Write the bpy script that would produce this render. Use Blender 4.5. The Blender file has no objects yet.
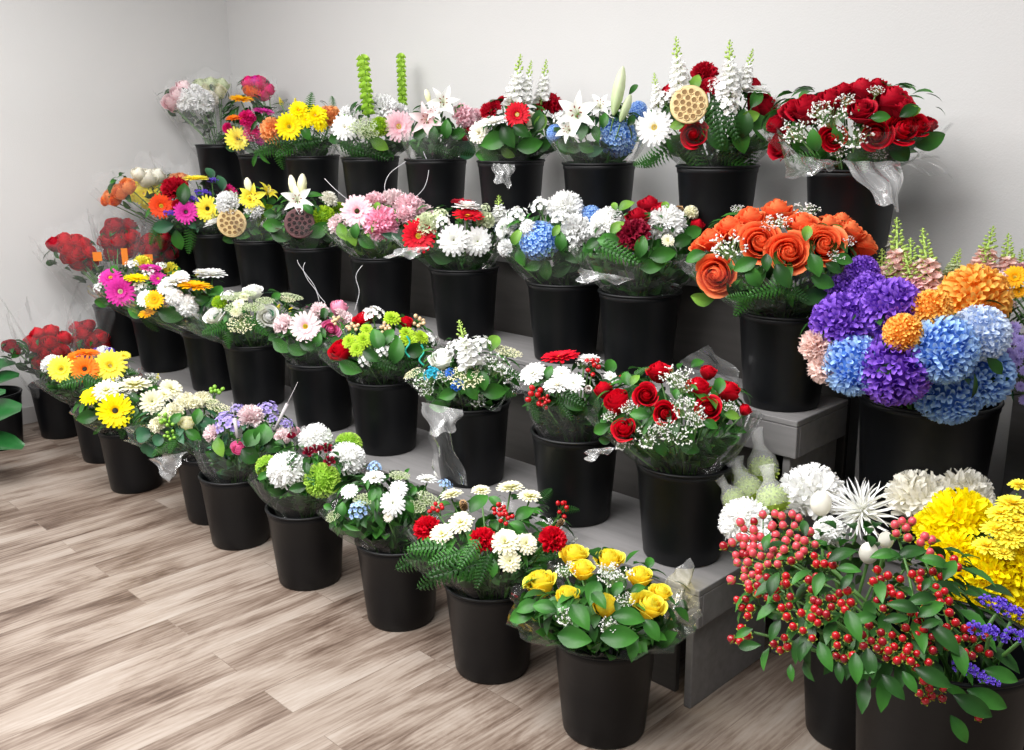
import bpy, math, random
from math import sin, cos, pi, sqrt, radians
from mathutils import Vector, Matrix, Quaternion
random.seed(7)
scene = bpy.context.scene
COL = scene.collection

# ------------------------------------------------------------ camera
CAM_H, CAM_F, PITCH, YAW, ROLL = 1.5634, 966.07, 0.2536, 0.7880, -0.0123
FW = Vector((-sin(YAW)*cos(PITCH), cos(YAW)*cos(PITCH), -sin(PITCH)))
_r = Vector((cos(YAW), sin(YAW), 0)); _u = _r.cross(FW)
RT = _r*cos(ROLL) + _u*sin(ROLL); UP = _u*cos(ROLL) - _r*sin(ROLL)
EYE = Vector((0, 0, CAM_H))
cd = bpy.data.cameras.new('camera'); cam = bpy.data.objects.new('camera', cd); COL.objects.link(cam)
cd.sensor_width = 36.0; cd.lens = CAM_F/1024*36.0; cd.clip_start = 0.05; cd.clip_end = 60
cam.matrix_world = Matrix(((RT.x, UP.x, -FW.x, EYE.x), (RT.y, UP.y, -FW.y, EYE.y), (RT.z, UP.z, -FW.z, EYE.z), (0, 0, 0, 1)))
scene.camera = cam

# ------------------------------------------------------------ light
W = bpy.data.worlds.new('world'); scene.world = W; W.use_nodes = True
bgn = W.node_tree.nodes['Background']; bgn.inputs[0].default_value = (0.93, 0.96, 1.0, 1); bgn.inputs[1].default_value = 0.15
def area(name, loc, sx, sy, power, col=(1, 0.985, 0.97), rot=(0, 0, 0)):
    l = bpy.data.lights.new(name, 'AREA'); l.shape = 'RECTANGLE'; l.size = sx; l.size_y = sy; l.energy = power; l.color = col
    o = bpy.data.objects.new(name, l); o.location = loc; o.rotation_euler = rot; COL.objects.link(o); return o
area('ceiling_lamp', (-2.3, 1.1, 3.0), 2.6, 1.0, 50)
area('ceiling_lamp', (-3.8, 0.5, 3.0), 1.6, 2.4, 50)
area('ceiling_lamp', (-0.7, 0.5, 3.0), 2.0, 1.2, 44)
area('ceiling_lamp', (-2.4, -0.9, 3.0), 2.4, 1.2, 78)
scene.view_settings.view_transform = 'Standard'; scene.view_settings.look = 'None'
scene.view_settings.gamma = 1.0; scene.view_settings.use_curve_mapping = False
scene.view_settings.exposure = 0.76

# ------------------------------------------------------------ materials
def lin(c):
    if isinstance(c, str):
        c = tuple(int(c[i:i+2], 16)/255 for i in (0, 2, 4))
    return tuple((x/12.92 if x <= 0.04045 else ((x+0.055)/1.055)**2.4) for x in c) + (1,)
MATS = {}
def newmat(name):
    m = bpy.data.materials.new(name); m.use_nodes = True; nt = m.node_tree
    for n in list(nt.nodes):
        if n.type != 'OUTPUT_MATERIAL': nt.nodes.remove(n)
    return m, nt, nt.nodes['Material Output'] if 'Material Output' in nt.nodes else nt.nodes[0]
def N(nt, t, **k):
    n = nt.nodes.new(t)
    for a, b in k.items(): setattr(n, a, b)
    return n
def ramp(nt, stops):
    r = N(nt, 'ShaderNodeValToRGB'); e = r.color_ramp.elements
    while len(e) < len(stops): e.new(0.5)
    for i, (p, c) in enumerate(stops): e[i].position = p; e[i].color = lin(c)
    return r
def petal_mat(base, tip, trans=0.22, rough=0.6, power=1.0, var=0.10):
    key = ('petal', base, tip, trans)
    if key in MATS: return MATS[key]
    m, nt, out = newmat('petal_'+base+'_'+tip)
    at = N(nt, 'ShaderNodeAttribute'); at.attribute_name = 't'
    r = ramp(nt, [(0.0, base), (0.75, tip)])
    nt.links.new(at.outputs['Fac'], r.inputs[0])
    tc = N(nt, 'ShaderNodeTexCoord'); no = N(nt, 'ShaderNodeTexNoise'); no.inputs['Scale'].default_value = 6
    nt.links.new(tc.outputs['Object'], no.inputs['Vector'])
    mr = N(nt, 'ShaderNodeMapRange'); mr.inputs[3].default_value = 1-var; mr.inputs[4].default_value = 1+var
    nt.links.new(no.outputs[0], mr.inputs[0])
    hs = N(nt, 'ShaderNodeHueSaturation'); nt.links.new(r.outputs[0], hs.inputs['Color']); nt.links.new(mr.outputs[0], hs.inputs['Value'])
    p = N(nt, 'ShaderNodeBsdfPrincipled'); p.inputs['Roughness'].default_value = rough
    p.inputs['Specular IOR Level'].default_value = 0.3
    tr = N(nt, 'ShaderNodeBsdfTranslucent')
    nt.links.new(hs.outputs[0], p.inputs['Base Color']); nt.links.new(hs.outputs[0], tr.inputs['Color'])
    mx = N(nt, 'ShaderNodeMixShader'); mx.inputs[0].default_value = trans
    nt.links.new(p.outputs[0], mx.inputs[1]); nt.links.new(tr.outputs[0], mx.inputs[2]); nt.links.new(mx.outputs[0], out.inputs[0])
    MATS[key] = m; return m
def plain(name, col, rough=0.5, spec=0.5, bump=0, bscale=60, var=0.0, vscale=4, metal=0.0, coat=0):
    key = ('plain', name)
    if key in MATS: return MATS[key]
    m, nt, out = newmat(name)
    p = N(nt, 'ShaderNodeBsdfPrincipled'); p.inputs['Roughness'].default_value = rough; p.inputs['Specular IOR Level'].default_value = spec
    p.inputs['Metallic'].default_value = metal; p.inputs['Coat Weight'].default_value = coat
    tc = N(nt, 'ShaderNodeTexCoord')
    if var:
        no = N(nt, 'ShaderNodeTexNoise'); no.inputs['Scale'].default_value = vscale; no.inputs['Detail'].default_value = 4
        nt.links.new(tc.outputs['Object'], no.inputs['Vector'])
        mr = N(nt, 'ShaderNodeMapRange'); mr.inputs[1].default_value = .3; mr.inputs[2].default_value = .7
        mr.inputs[3].default_value = 1-var; mr.inputs[4].default_value = 1+var
        nt.links.new(no.outputs[0], mr.inputs[0])
        hs = N(nt, 'ShaderNodeHueSaturation'); hs.inputs['Color'].default_value = lin(col)
        nt.links.new(mr.outputs[0], hs.inputs['Value']); nt.links.new(hs.outputs[0], p.inputs['Base Color'])
    else: p.inputs['Base Color'].default_value = lin(col)
    if bump:
        nb = N(nt, 'ShaderNodeTexNoise'); nb.inputs['Scale'].default_value = bscale; nt.links.new(tc.outputs['Object'], nb.inputs['Vector'])
        b = N(nt, 'ShaderNodeBump'); b.inputs['Strength'].default_value = bump; b.inputs['Distance'].default_value = 0.01
        nt.links.new(nb.outputs[0], b.inputs['Height']); nt.links.new(b.outputs[0], p.inputs['Normal'])
    nt.links.new(p.outputs[0], out.inputs[0]); MATS[key] = m; return m
def film_mat(name='cellophane', haze=0.03, tint=(1, 1, 1), gloss=0.55):
    key = ('film', name)
    if key in MATS: return MATS[key]
    m, nt, out = newmat(name)
    tr = N(nt, 'ShaderNodeBsdfTransparent'); tr.inputs[0].default_value = (*tint, 1)
    gl = N(nt, 'ShaderNodeBsdfGlossy'); gl.inputs['Roughness'].default_value = 0.16; gl.inputs[0].default_value = (1, 1, 1, 1)
    df = N(nt, 'ShaderNodeBsdfDiffuse'); df.inputs[0].default_value = (.9, .9, .9, 1)
    tc = N(nt, 'ShaderNodeTexCoord')
    no = N(nt, 'ShaderNodeTexNoise'); no.inputs['Scale'].default_value = 9; no.inputs['Detail'].default_value = 1; no.inputs['Distortion'].default_value = 1.0
    nt.links.new(tc.outputs['Object'], no.inputs['Vector'])
    b = N(nt, 'ShaderNodeBump'); b.inputs['Strength'].default_value = 0.5; b.inputs['Distance'].default_value = 0.02
    nt.links.new(no.outputs[0], b.inputs['Height']); nt.links.new(b.outputs[0], gl.inputs['Normal'])
    fr = N(nt, 'ShaderNodeFresnel'); fr.inputs[0].default_value = 1.35; nt.links.new(b.outputs[0], fr.inputs['Normal'])
    fm = N(nt, 'ShaderNodeMath', operation='MULTIPLY'); fm.inputs[1].default_value = gloss; nt.links.new(fr.outputs[0], fm.inputs[0])
    m1 = N(nt, 'ShaderNodeMixShader'); m1.inputs[0].default_value = haze
    nt.links.new(tr.outputs[0], m1.inputs[1]); nt.links.new(df.outputs[0], m1.inputs[2])
    m2 = N(nt, 'ShaderNodeMixShader'); nt.links.new(fm.outputs[0], m2.inputs[0])
    nt.links.new(m1.outputs[0], m2.inputs[1]); nt.links.new(gl.outputs[0], m2.inputs[2])
    nt.links.new(m2.outputs[0], out.inputs[0]); MATS[key] = m; return m
def floor_mat():
    m, nt, out = newmat('vinyl_plank_floor'); L = nt.links.new
    tc = N(nt, 'ShaderNodeTexCoord'); mp = N(nt, 'ShaderNodeMapping'); mp.inputs['Rotation'].default_value = (0, 0, radians(90))
    L(tc.outputs['Object'], mp.inputs[0])
    br = N(nt, 'ShaderNodeTexBrick'); br.offset = 0.37; br.inputs['Scale'].default_value = 1
    br.inputs['Brick Width'].default_value = 1.22; br.inputs['Row Height'].default_value = 0.15
    br.inputs['Mortar Size'].default_value = 0.0012; br.inputs['Mortar Smooth'].default_value = 0.3
    br.inputs['Color1'].default_value = (0, 0, 0, 1); br.inputs['Color2'].default_value = (1, 1, 1, 1); br.inputs['Mortar'].default_value = (.5, .5, .5, 1)
    L(mp.outputs[0], br.inputs['Vector'])
    sh = N(nt, 'ShaderNodeVectorMath', operation='MULTIPLY_ADD'); sh.inputs[1].default_value = (7.3, 3.1, 5.7)
    L(br.outputs['Color'], sh.inputs[0]); L(tc.outputs['Object'], sh.inputs[2])
    def noise(sc, scale, det, rgh=0.6, dist=0.0):
        mm = N(nt, 'ShaderNodeMapping'); mm.inputs['Scale'].default_value = sc; L(sh.outputs[0], mm.inputs[0])
        n = N(nt, 'ShaderNodeTexNoise'); n.inputs['Scale'].default_value = scale; n.inputs['Detail'].default_value = det
        n.inputs['Roughness'].default_value = rgh; n.inputs['Distortion'].default_value = dist; L(mm.outputs[0], n.inputs['Vector']); return n
    n1 = noise((5.5, 0.8, 1), 1.6, 9, 0.70, 0.7)     # broad streaks along the plank
    n2 = noise((60, 3.0, 1), 1.4, 5, 0.7, 0.2)    # fine grain
    n3 = noise((2.2, 1.2, 1), 1.5, 3, 0.5, 0.8)
    wv = N(nt, 'ShaderNodeTexWave'); wv.inputs['Scale'].default_value = 3.0; wv.inputs['Distortion'].default_value = 9; wv.inputs['Detail'].default_value = 3
    wv.inputs['Detail Scale'].default_value = 0.9
    mw = N(nt, 'ShaderNodeMapping'); mw.inputs['Scale'].default_value = (6, 0.8, 1); L(sh.outputs[0], mw.inputs[0]); L(mw.outputs[0], wv.inputs['Vector'])
    def mth(op, a, b):
        x = N(nt, 'ShaderNodeMath', operation=op)
        for i, q in enumerate((a, b)):
            if isinstance(q, (int, float)): x.inputs[i].default_value = q
            else: L(q, x.inputs[i])
        return x.outputs[0]
    s = mth('ADD', mth('MULTIPLY', n1.outputs[0], 0.52), mth('MULTIPLY', n2.outputs[0], 0.19))
    s = mth('ADD', s, mth('MULTIPLY', n3.outputs[0], 0.24)); s = mth('ADD', s, mth('MULTIPLY', wv.outputs['Fac'], 0.03))
    s = mth('ADD', s, mth('MULTIPLY', br.outputs['Color'], 0.05))
    r = ramp(nt, [(0.37, '35271f'), (0.44, '57473d'), (0.495, '76675c'), (0.55, '8e8176'), (0.66, 'a2988f')])
    L(s, r.inputs[0])
    mx = N(nt, 'ShaderNodeMix', data_type='RGBA'); L(mth('MULTIPLY', br.outputs['Fac'], 0.30), mx.inputs[0]); L(r.outputs[0], mx.inputs[6]); mx.inputs[7].default_value = lin('4a3a30')
    p = N(nt, 'ShaderNodeBsdfPrincipled'); L(mx.outputs[2], p.inputs['Base Color']); p.inputs['Roughness'].default_value = 0.42; p.inputs['Specular IOR Level'].default_value = 0.4
    b = N(nt, 'ShaderNodeBump'); b.inputs['Strength'].default_value = 0.12; b.inputs['Distance'].default_value = 0.004; L(n2.outputs[0], b.inputs['Height']); L(b.outputs[0], p.inputs['Normal'])
    L(p.outputs[0], out.inputs[0]); return m
def wood_paint(name, col):
    m, nt, out = newmat(name); L = nt.links.new
    tc = N(nt, 'ShaderNodeTexCoord'); mm = N(nt, 'ShaderNodeMapping'); mm.inputs['Scale'].default_value = (1.2, 14, 14); L(tc.outputs['Object'], mm.inputs[0])
    n = N(nt, 'ShaderNodeTexNoise'); n.inputs['Scale'].default_value = 3; n.inputs['Detail'].default_value = 6; L(mm.outputs[0], n.inputs['Vector'])
    n2 = N(nt, 'ShaderNodeTexNoise'); n2.inputs['Scale'].default_value = 2.5; n2.inputs['Detail'].default_value = 3; L(tc.outputs['Object'], n2.inputs['Vector'])
    vo = N(nt, 'ShaderNodeTexVoronoi'); vo.inputs['Scale'].default_value = 9; L(tc.outputs['Object'], vo.inputs['Vector'])
    kr = N(nt, 'ShaderNodeMapRange'); kr.inputs[1].default_value = .02; kr.inputs[2].default_value = .06; kr.inputs[3].default_value = .7; kr.inputs[4].default_value = 1.; L(vo.outputs['Distance'], kr.inputs[0])
    a = N(nt, 'ShaderNodeMapRange'); a.inputs[1].default_value = .3; a.inputs[2].default_value = .7; a.inputs[3].default_value = .86; a.inputs[4].default_value = 1.1; L(n.outputs[0], a.inputs[0])
    c = N(nt, 'ShaderNodeMapRange'); c.inputs[1].default_value = .3; c.inputs[2].default_value = .7; c.inputs[3].default_value = .9; c.inputs[4].default_value = 1.08; L(n2.outputs[0], c.inputs[0])
    m1 = N(nt, 'ShaderNodeMath', operation='MULTIPLY'); L(a.outputs[0], m1.inputs[0]); L(c.outputs[0], m1.inputs[1])
    m2 = N(nt, 'ShaderNodeMath', operation='MULTIPLY'); L(m1.outputs[0], m2.inputs[0]); L(kr.outputs[0], m2.inputs[1])
    hs = N(nt, 'ShaderNodeHueSaturation'); hs.inputs['Color'].default_value = lin(col); L(m2.outputs[0], hs.inputs['Value'])
    p = N(nt, 'ShaderNodeBsdfPrincipled'); L(hs.outputs[0], p.inputs['Base Color']); p.inputs['Roughness'].default_value = 0.55
    b = N(nt, 'ShaderNodeBump'); b.inputs['Strength'].default_value = 0.25; b.inputs['Distance'].default_value = 0.003; L(n.outputs[0], b.inputs['Height']); L(b.outputs[0], p.inputs['Normal'])
    L(p.outputs[0], out.inputs[0]); return m
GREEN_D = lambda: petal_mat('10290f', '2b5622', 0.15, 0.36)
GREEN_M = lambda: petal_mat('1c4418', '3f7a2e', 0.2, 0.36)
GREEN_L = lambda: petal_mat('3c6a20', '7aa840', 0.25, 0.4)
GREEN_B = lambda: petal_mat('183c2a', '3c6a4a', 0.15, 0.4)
STEM = lambda: plain('green_stem', '4b7434', 0.5)

# ------------------------------------------------------------ mesh builder
class MB:
    def __init__(s): s.v = []; s.f = []; s.t = []; s.m = []; s.mi = 0; s.X = None
    def add(s, p, t=0.5):
        p = Vector(p)
        if s.X is not None: p = s.X @ p
        s.v.append(p); s.t.append(t); return len(s.v)-1
    def face(s, *i): s.f.append(i); s.m.append(s.mi)
    def grid(s, rows, ts):
        ids = [[s.add(p, t if not isinstance(t, list) else t[j]) for j, p in enumerate(r)] for r, t in zip(rows, ts)]
        for a, b in zip(ids, ids[1:]):
            for j in range(len(a)-1): s.face(a[j], a[j+1], b[j+1], b[j])
        return ids
    PR = dict(strap=(.45, .8, .95, 1, .95, .55), oval=(.3, .8, 1, 1, .8, .25), wide=(.35, .75, 1, 1.1, 1.05, .6),
              point=(.35, .9, 1, .85, .5, .03), leafy=(.10, .72, 1, .88, .55, .03), fan=(.2, .5, .75, .95, 1.05, 1.0), thin=(.7, .9, 1, 1, .8, .15), sq=(1, 1, 1, 1, 1, 1))
    def petal(s, ang, r0, z0, L, W, p0, p1, nl=4, nw=2, cup=0.0, prof='oval', wave=0.0, t0=0.0, t1=1.0, ph=0.0, jit=0.0, tipnotch=0.0):
        ca, sa = cos(ang), sin(ang); r, z = r0, z0; rows = []; ts = []
        P = s.PR[prof]
        for i in range(nl+1):
            k = i/nl; phi = p0+(p1-p0)*k
            q = k*5; a = int(min(q, 4)); w = W*(P[a]*(1-(q-a))+P[a+1]*(q-a))
            row = []
            for j in range(nw+1):
                jj = 2*j/nw-1
                n = cup*w*jj*jj + wave*w*sin(jj*5+k*6+ph)*k
                rr = r - cos(phi)*n; zz = z + sin(phi)*n
                if i == nl and tipnotch: rr -= sin(phi)*L*tipnotch*(j % 2); zz -= cos(phi)*L*tipnotch*(j % 2)
                x, y = rr*ca - w*jj*sa, rr*sa + w*jj*ca
                row.append((x, y, zz))
            rows.append(row); ts.append(t0+(t1-t0)*k)
            r += sin(phi)*L/nl; z += cos(phi)*L/nl
        s.grid(rows, ts)
    def tube(s, pts, rad, n=6, t=0.5, cap=True):
        pts = [Vector(p) for p in pts]; rings = []
        if not isinstance(rad, (list, tuple)): rad = [rad]*len(pts)
        for i, p in enumerate(pts):
            d = (pts[min(i+1, len(pts)-1)]-pts[max(i-1, 0)])
            if d.length < 1e-9: d = Vector((0, 0, 1))
            q = d.to_track_quat('Z', 'Y'); rings.append([s.add(p+q @ Vector((cos(2*pi*j/n)*rad[i], sin(2*pi*j/n)*rad[i], 0)), t) for j in range(n)])
        for a, b in zip(rings, rings[1:]):
            for j in range(n): s.face(a[j], a[(j+1) % n], b[(j+1) % n], b[j])
        if cap: s.face(*rings[0][::-1]); s.face(*rings[-1])
    def lathe(s, prof, n=32, t=0.5, closed=False):
        rings = [[s.add((r*cos(2*pi*j/n), r*sin(2*pi*j/n), z), t) for j in range(n)] for r, z in prof]
        for a, b in zip(rings, rings[1:]):
            for j in range(n): s.face(a[j], a[(j+1) % n], b[(j+1) % n], b[j])
        return rings
    def blob(s, c, r, t=0.5, sz=1.0, n=6, m=4, q=None):
        c = Vector(c); q = q or Quaternion()
        top = s.add(c+q @ Vector((0, 0, r*sz)), t); rings = []
        for i in range(1, m):
            a = pi*i/m; rings.append([s.add(c+q @ Vector((r*sin(a)*cos(2*pi*j/n), r*sin(a)*sin(2*pi*j/n), r*sz*cos(a))), t) for j in range(n)])
        bot = s.add(c+q @ Vector((0, 0, -r*sz)), t)
        for j in range(n): s.face(top, rings[0][j], rings[0][(j+1) % n])
        for a, b in zip(rings, rings[1:]):
            for j in range(n): s.face(a[j], b[j], b[(j+1) % n], a[(j+1) % n])
        for j in range(n): s.face(bot, rings[-1][(j+1) % n], rings[-1][j])
    def box(s, x0, x1, y0, y1, z0, z1, t=0.5):
        i = [s.add(p, t) for p in ((x0, y0, z0), (x1, y0, z0), (x1, y1, z0), (x0, y1, z0), (x0, y0, z1), (x1, y0, z1), (x1, y1, z1), (x0, y1, z1))]
        for f in ((0, 3, 2, 1), (4, 5, 6, 7), (0, 1, 5, 4), (1, 2, 6, 5), (2, 3, 7, 6), (3, 0, 4, 7)): s.face(*[i[k] for k in f])
    def mesh(s, name, mats, smooth=True):
        me = bpy.data.meshes.new(name); me.from_pydata([tuple(v) for v in s.v], [], s.f)
        at = me.attributes.new('t', 'FLOAT', 'POINT'); at.data.foreach_set('value', s.t)
        for m in (mats if isinstance(mats, (list, tuple)) else [mats]): me.materials.append(m)
        me.polygons.foreach_set('material_index', s.m)
        if smooth: me.polygons.foreach_set('use_smooth', [True]*len(s.f))
        me.update(); return me
def link(name, me, parent=None, loc=(0, 0, 0), quat=None, scale=None, label=None):
    o = bpy.data.objects.new(name, me); COL.objects.link(o); o.location = loc
    if quat is not None: o.rotation_mode = 'QUATERNION'; o.rotation_quaternion = quat
    if scale is not None: o.scale = (scale,)*3 if isinstance(scale, (int, float)) else scale
    if parent is not None: o.parent = parent
    if label: o['label'] = label
    return o
def tag(o, label, cat, group=None, kind=None):
    o['label'] = label; o['category'] = cat
    if group: o['group'] = group
    if kind: o['kind'] = kind
    return o
def thing(name, label, cat, loc, group=None):
    o = link(name, None, None, loc); o.empty_display_size = 0.05
    return tag(o, label, cat, group)
def bevel(o, w=0.003):
    md = o.modifiers.new('bevel', 'BEVEL'); md.width = w; md.segments = 2; md.limit_method = 'ANGLE'; return o
def fib(n, zmin=-1.0):
    out = []
    for i in range(n):
        z = 1-(1-zmin)*(i+.5)/n; r = sqrt(max(0, 1-z*z)); a = i*2.399963
        out.append(Vector((r*cos(a), r*sin(a), z)))
    return out
def frame(p, d, spin=0.0):
    q = Vector(d).normalized().to_track_quat('Z', 'Y') @ Quaternion((0, 0, 1), spin)
    return Matrix.Translation(p) @ q.to_matrix().to_4x4()
U = random.uniform

# ------------------------------------------------------------ flower colours (base, tip)
C = dict(white=('f8f8ec', 'fefefe'), cream=('e6e6a0', 'fbf8e2'), ivory=('e8e4c8', 'fdfaf0'), red=('98000f', 'e2082a'), darkred=('78001a', 'b4102c'), crimson=('7c0418', 'c8102e'),
    burgundy=('5a0820', '9a1838'), yellow=('ffdc1c', 'fff65a'), brightyellow=('ffd200', 'fff000'), gold=('e89a00', 'ffc40a'), vermilion=('c83210', 'f4511c'), orange=('f06a10', 'ff8c1e'), redorange=('e8300c', 'ff9058'),
    peach=('f7a060', 'ffb878'), pink=('ee5aa0', 'fb9ed0'), lightpink=('f8b4c4', 'ffdce4'), palepink=('f8ccd4', 'feecee'), rosepink=('f28ab0', 'fbb9d2'), magenta=('b80a78', 'e63ab0'), hotpink=('d80a5a', 'f0288a'),
    purple=('5416a4', '9866e0'), violet=('5434ac', '8464e0'), lavender=('8a78c8', 'b8a8e4'), blue=('4484e0', 'b0d4fc'), skyblue=('8cb4f0', 'b8d6fb'), iceblue=('b4cdf4', 'e0ecfd'), deepblue=('1a4aa8', '2f70d0'),
    lime=('7aa81e', 'b4d430'), green=('8cbc30', 'b8dc5c'), palegreen=('b4c890', 'e6edcc'), mumorange=('f59a28', 'ffc860'), salmon=('f2bcb6', 'fbe0d8'), dyeteal=('0f7fa8', '2fb0c8'))
def pm(c, trans=0.32): return petal_mat(C[c][0], C[c][1], trans)

# ------------------------------------------------------------ flower heads (unit radius, facing +Z)
CACHE = {}
def cached(fn):
    def g(*a):
        k = (fn.__name__,)+a
        if k not in CACHE: CACHE[k] = fn(*a)
        return CACHE[k]
    return g
@cached
def m_rose(col, opened=1):
    M = MB(); n = 30
    M.blob((0, 0, -.15), .30, .55, 1.5, 8, 6)
    for i in range(n):
        k = i/(n-1); a = i*2.399963+U(-.35, .35)
        R = .05+.66*k**.9; half = 1.5-.75*k
        zt = .40-.26*k**1.5+U(-.02, .02); flare = max(0, (k-.45))*(.50 if opened else .12)
        rows = []; ts = []
        for r_ in range(8):
            s = r_/7; row = []
            for j in range(7):
                jj = 2*j/6-1
                h = s*(1-.22*abs(jj)**2.5*s)
                close = 1-.30*(1-k)*s*s
                rad = R*(.42+.60*sin(min(1, s*1.3)*pi/2))*close + flare*max(0, s-.6)**1.5*3.2*(1-.35*jj*jj) + .045*jj
                zz = -.60+(zt+.60)*h - (flare*1.1)*max(0, s-.72)**1.3*2.2 + .025*sin(a*3+jj*4)*s
                th = a+half*jj
                row.append((rad*cos(th), rad*sin(th), zz))
            rows.append(row); ts.append([min(1, .05+.35*s**2+.6*max(0, s-.75)*4*.9) for j in range(7)])
        M.grid(rows, ts)
    return M.mesh('rose_head', pm(col))
@cached
def m_gerbera(col):
    M = MB()
    for ring, (n, L, w, p0, p1) in enumerate(((20, .86, .115, 1.35, 1.72), (19, .74, .11, 1.2, 1.55), (16, .34, .07, .8, 1.3))):
        for i in range(n):
            M.petal(2*pi*(i+.5*ring)/n+U(-.05, .05), .14, .03*ring, L*U(.93, 1.04), w, p0+U(-.08, .08), p1+U(-.12, .12), 3, 2, .25, 'strap', t0=0)
    return M.mesh('gerbera_petals', pm(col))
@cached
def m_gcenter(kind):
    M = MB()
    for i, d in enumerate(fib(60, -.1)):
        M.blob((d.x*.17, d.y*.17, .03+d.z*.08), .028, .2+.8*(i/60), 1.2, 5, 3)
    cols = {'dark': ('2a0c0c', '5a2a14'), 'green': ('6c8c1c', 'c8c83c'), 'yellow': ('d8b010', 'f6de30'), 'pale': ('e8d8a0', 'f8f0c8'), 'orange': ('b86010', 'e89830')}[kind]
    return M.mesh('flower_center', petal_mat(*cols))
@cached
def m_daisy(col):
    M = MB()
    for ring, (n, L, w, p0, p1) in enumerate(((17, .88, .14, 1.45, 1.75), (16, .78, .13, 1.25, 1.5), (13, .58, .11, .95, 1.25), (9, .32, .09, .5, .9))):
        for i in range(n):
            M.petal(2*pi*(i+.5*ring)/n+U(-.07, .07), .12-.02*ring, .02+.05*ring, L*U(.9, 1.05), w, p0+U(-.1, .1), p1+U(-.15, .1), 3, 2, .3, 'strap')
    return M.mesh('daisy_petals', pm(col))
@cached
def m_mum(col, n=230):
    M = MB()
    for d in fib(n, -.55):
        k = (1-d.z)/1.55
        M.X = frame(d*(.30), d+Vector((0, 0, .25)), U(0, 6))
        M.petal(0, .0, 0, .70*U(.92, 1.05), .075+.03*k, -.25, .8, 4, 2, .5, 'strap', t0=.0, t1=1)
    M.X = None
    M.blob((0, 0, 0), .62, .4, 1, 10, 6)
    return M.mesh('chrysanthemum_head', pm(col))
@cached
def m_pom(col):      # hydrangea-like incurved dyed mum
    M = MB()
    for d in fib(340, -.75):
        M.X = frame(d*.62, d, U(0, 6))
        M.petal(0, -.03, 0, .36*U(.9, 1.1), .066, -.35, 1.15, 4, 2, .8, 'wide', t0=-.2)
    M.X = None
    M.blob((0, 0, 0), .70, .1, 1, 12, 8)
    return M.mesh('pompon_head', pm(col))
@cached
def m_hydrangea(col):
    M = MB()
    for d in fib(170, -.7):
        X = frame(d*.86, d+Vector((U(-.3, .3), U(-.3, .3), U(-.3, .3))), U(0, 6))
        M.X = X
        for q in range(4): M.petal(q*pi/2, .0, U(-.02, .06), .13, .066, .9, 1.5, 2, 2, .1, 'wide')
    M.X = None
    M.blob((0, 0, 0), .80, 0, 1, 12, 8)
    return M.mesh('hydrangea_head', pm(col))
@cached
def m_carnation(col):
    M = MB()
    for d in fib(46, -.15):
        M.X = frame(d*.12-Vector((0, 0, .25)), d+Vector((0, 0, .35)), U(0, 6))
        M.petal(0, 0, 0, .88*U(.88, 1.04), .25, -.15, .55, 4, 6, .2, 'fan', wave=.5, ph=U(0, 6), tipnotch=.10)
    return M.mesh('carnation_head', pm(col))
@cached
def m_spider(col):
    M = MB()
    for d in fib(86, -.25):
        M.X = frame(d*.06, d, U(0, 6))
        L = (.95 if d.z < .6 else .6)*U(.85, 1.05)
        M.petal(0, 0, 0, L, .035, -.1, .35, 6, 2, 1.2, 'thin')
    return M.mesh('spider_mum_head', pm(col))
@cached
def m_lily(col):
    M = MB()
    for i in range(6):
        inner = i % 2
        M.petal(i*pi/3, .05, -.3, 1.15, .27 if inner else .2, .5, 2.0, 7, 4, .35, 'point', wave=.06, ph=i)
    return M.mesh('lily_petals', pm(col))
@cached
def m_stamens():
    M = MB()
    M.mi = 0
    for i in range(6):
        a = i*pi/3+.4; e = Vector((.22*cos(a), .22*sin(a), .36))
        M.mi = 0; M.tube([(0, 0, -.25), e*.6, e], .012, 4)
        M.mi = 1; M.blob(e, .035, .5, 2.0, 5, 4, Vector((cos(a), sin(a), 0)).to_track_quat('Z', 'Y'))
    return M.mesh('stamens', [plain('filament', 'cfd8a0'), plain('anther', '7a2c14')])
@cached
def m_bud(col):      # long pointed lily bud, base at origin, length 1
    M = MB()
    pr = [(.03, 0), (.10, .12), (.155, .35), (.16, .6), (.12, .82), (.05, .97), (.004, 1.0)]
    rings = []
    for r, z in pr:
        rings.append([M.add(((r*(1+.13*cos(3*a)))*cos(a), (r*(1+.13*cos(3*a)))*sin(a), z), z) for a in [2*pi*j/12 for j in range(12)]])
    for a, b in zip(rings, rings[1:]):
        for j in range(12): M.face(a[j], a[(j+1) % 12], b[(j+1) % 12], b[j])
    return M.mesh('flower_bud', pm(col))
@cached
def m_pod(kind):
    M = MB(); n = 28
    M.lathe([(.10, -.95), (.16, -.8), (.45, -.45), (.82, -.1), (.97, .06), (1.0, .12), (.93, .17), (.85, .15)], n)
    M.lathe([(.86, .15), (.5, .17), (.002, .19)], n)
    pts = [(0, 0)]+[(.34*cos(a), .34*sin(a)) for a in [2*pi*i/6 for i in range(6)]]+[(.67*cos(a), .67*sin(a)) for a in [2*pi*i/12+.2 for i in range(12)]]
    for x, y in pts:
        R = .15
        M.mi = 0
        M.X = Matrix.Translation((x, y, .17)); M.lathe([(R+.035, 0), (R+.03, .05), (R, .06), (R-.02, .02)], 10)
        M.mi = 1; M.lathe([(R-.01, .025), (.002, .02)], 10)
        if kind == 'dark': M.blob((0, 0, .0), R*.6, .5, .7, 6, 4)
    M.X = None
    mats = {'gold': [plain('gold_pod', 'd2b884', 0.45), plain('pod_hole_tan', '7c5e34', .7)],
            'dark': [plain('dried_pod', '5c3a3c', 0.6, var=.2), plain('pod_hole', '1c0d0e', .8)]}[kind]
    return M.mesh('seed_pod', mats)
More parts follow.
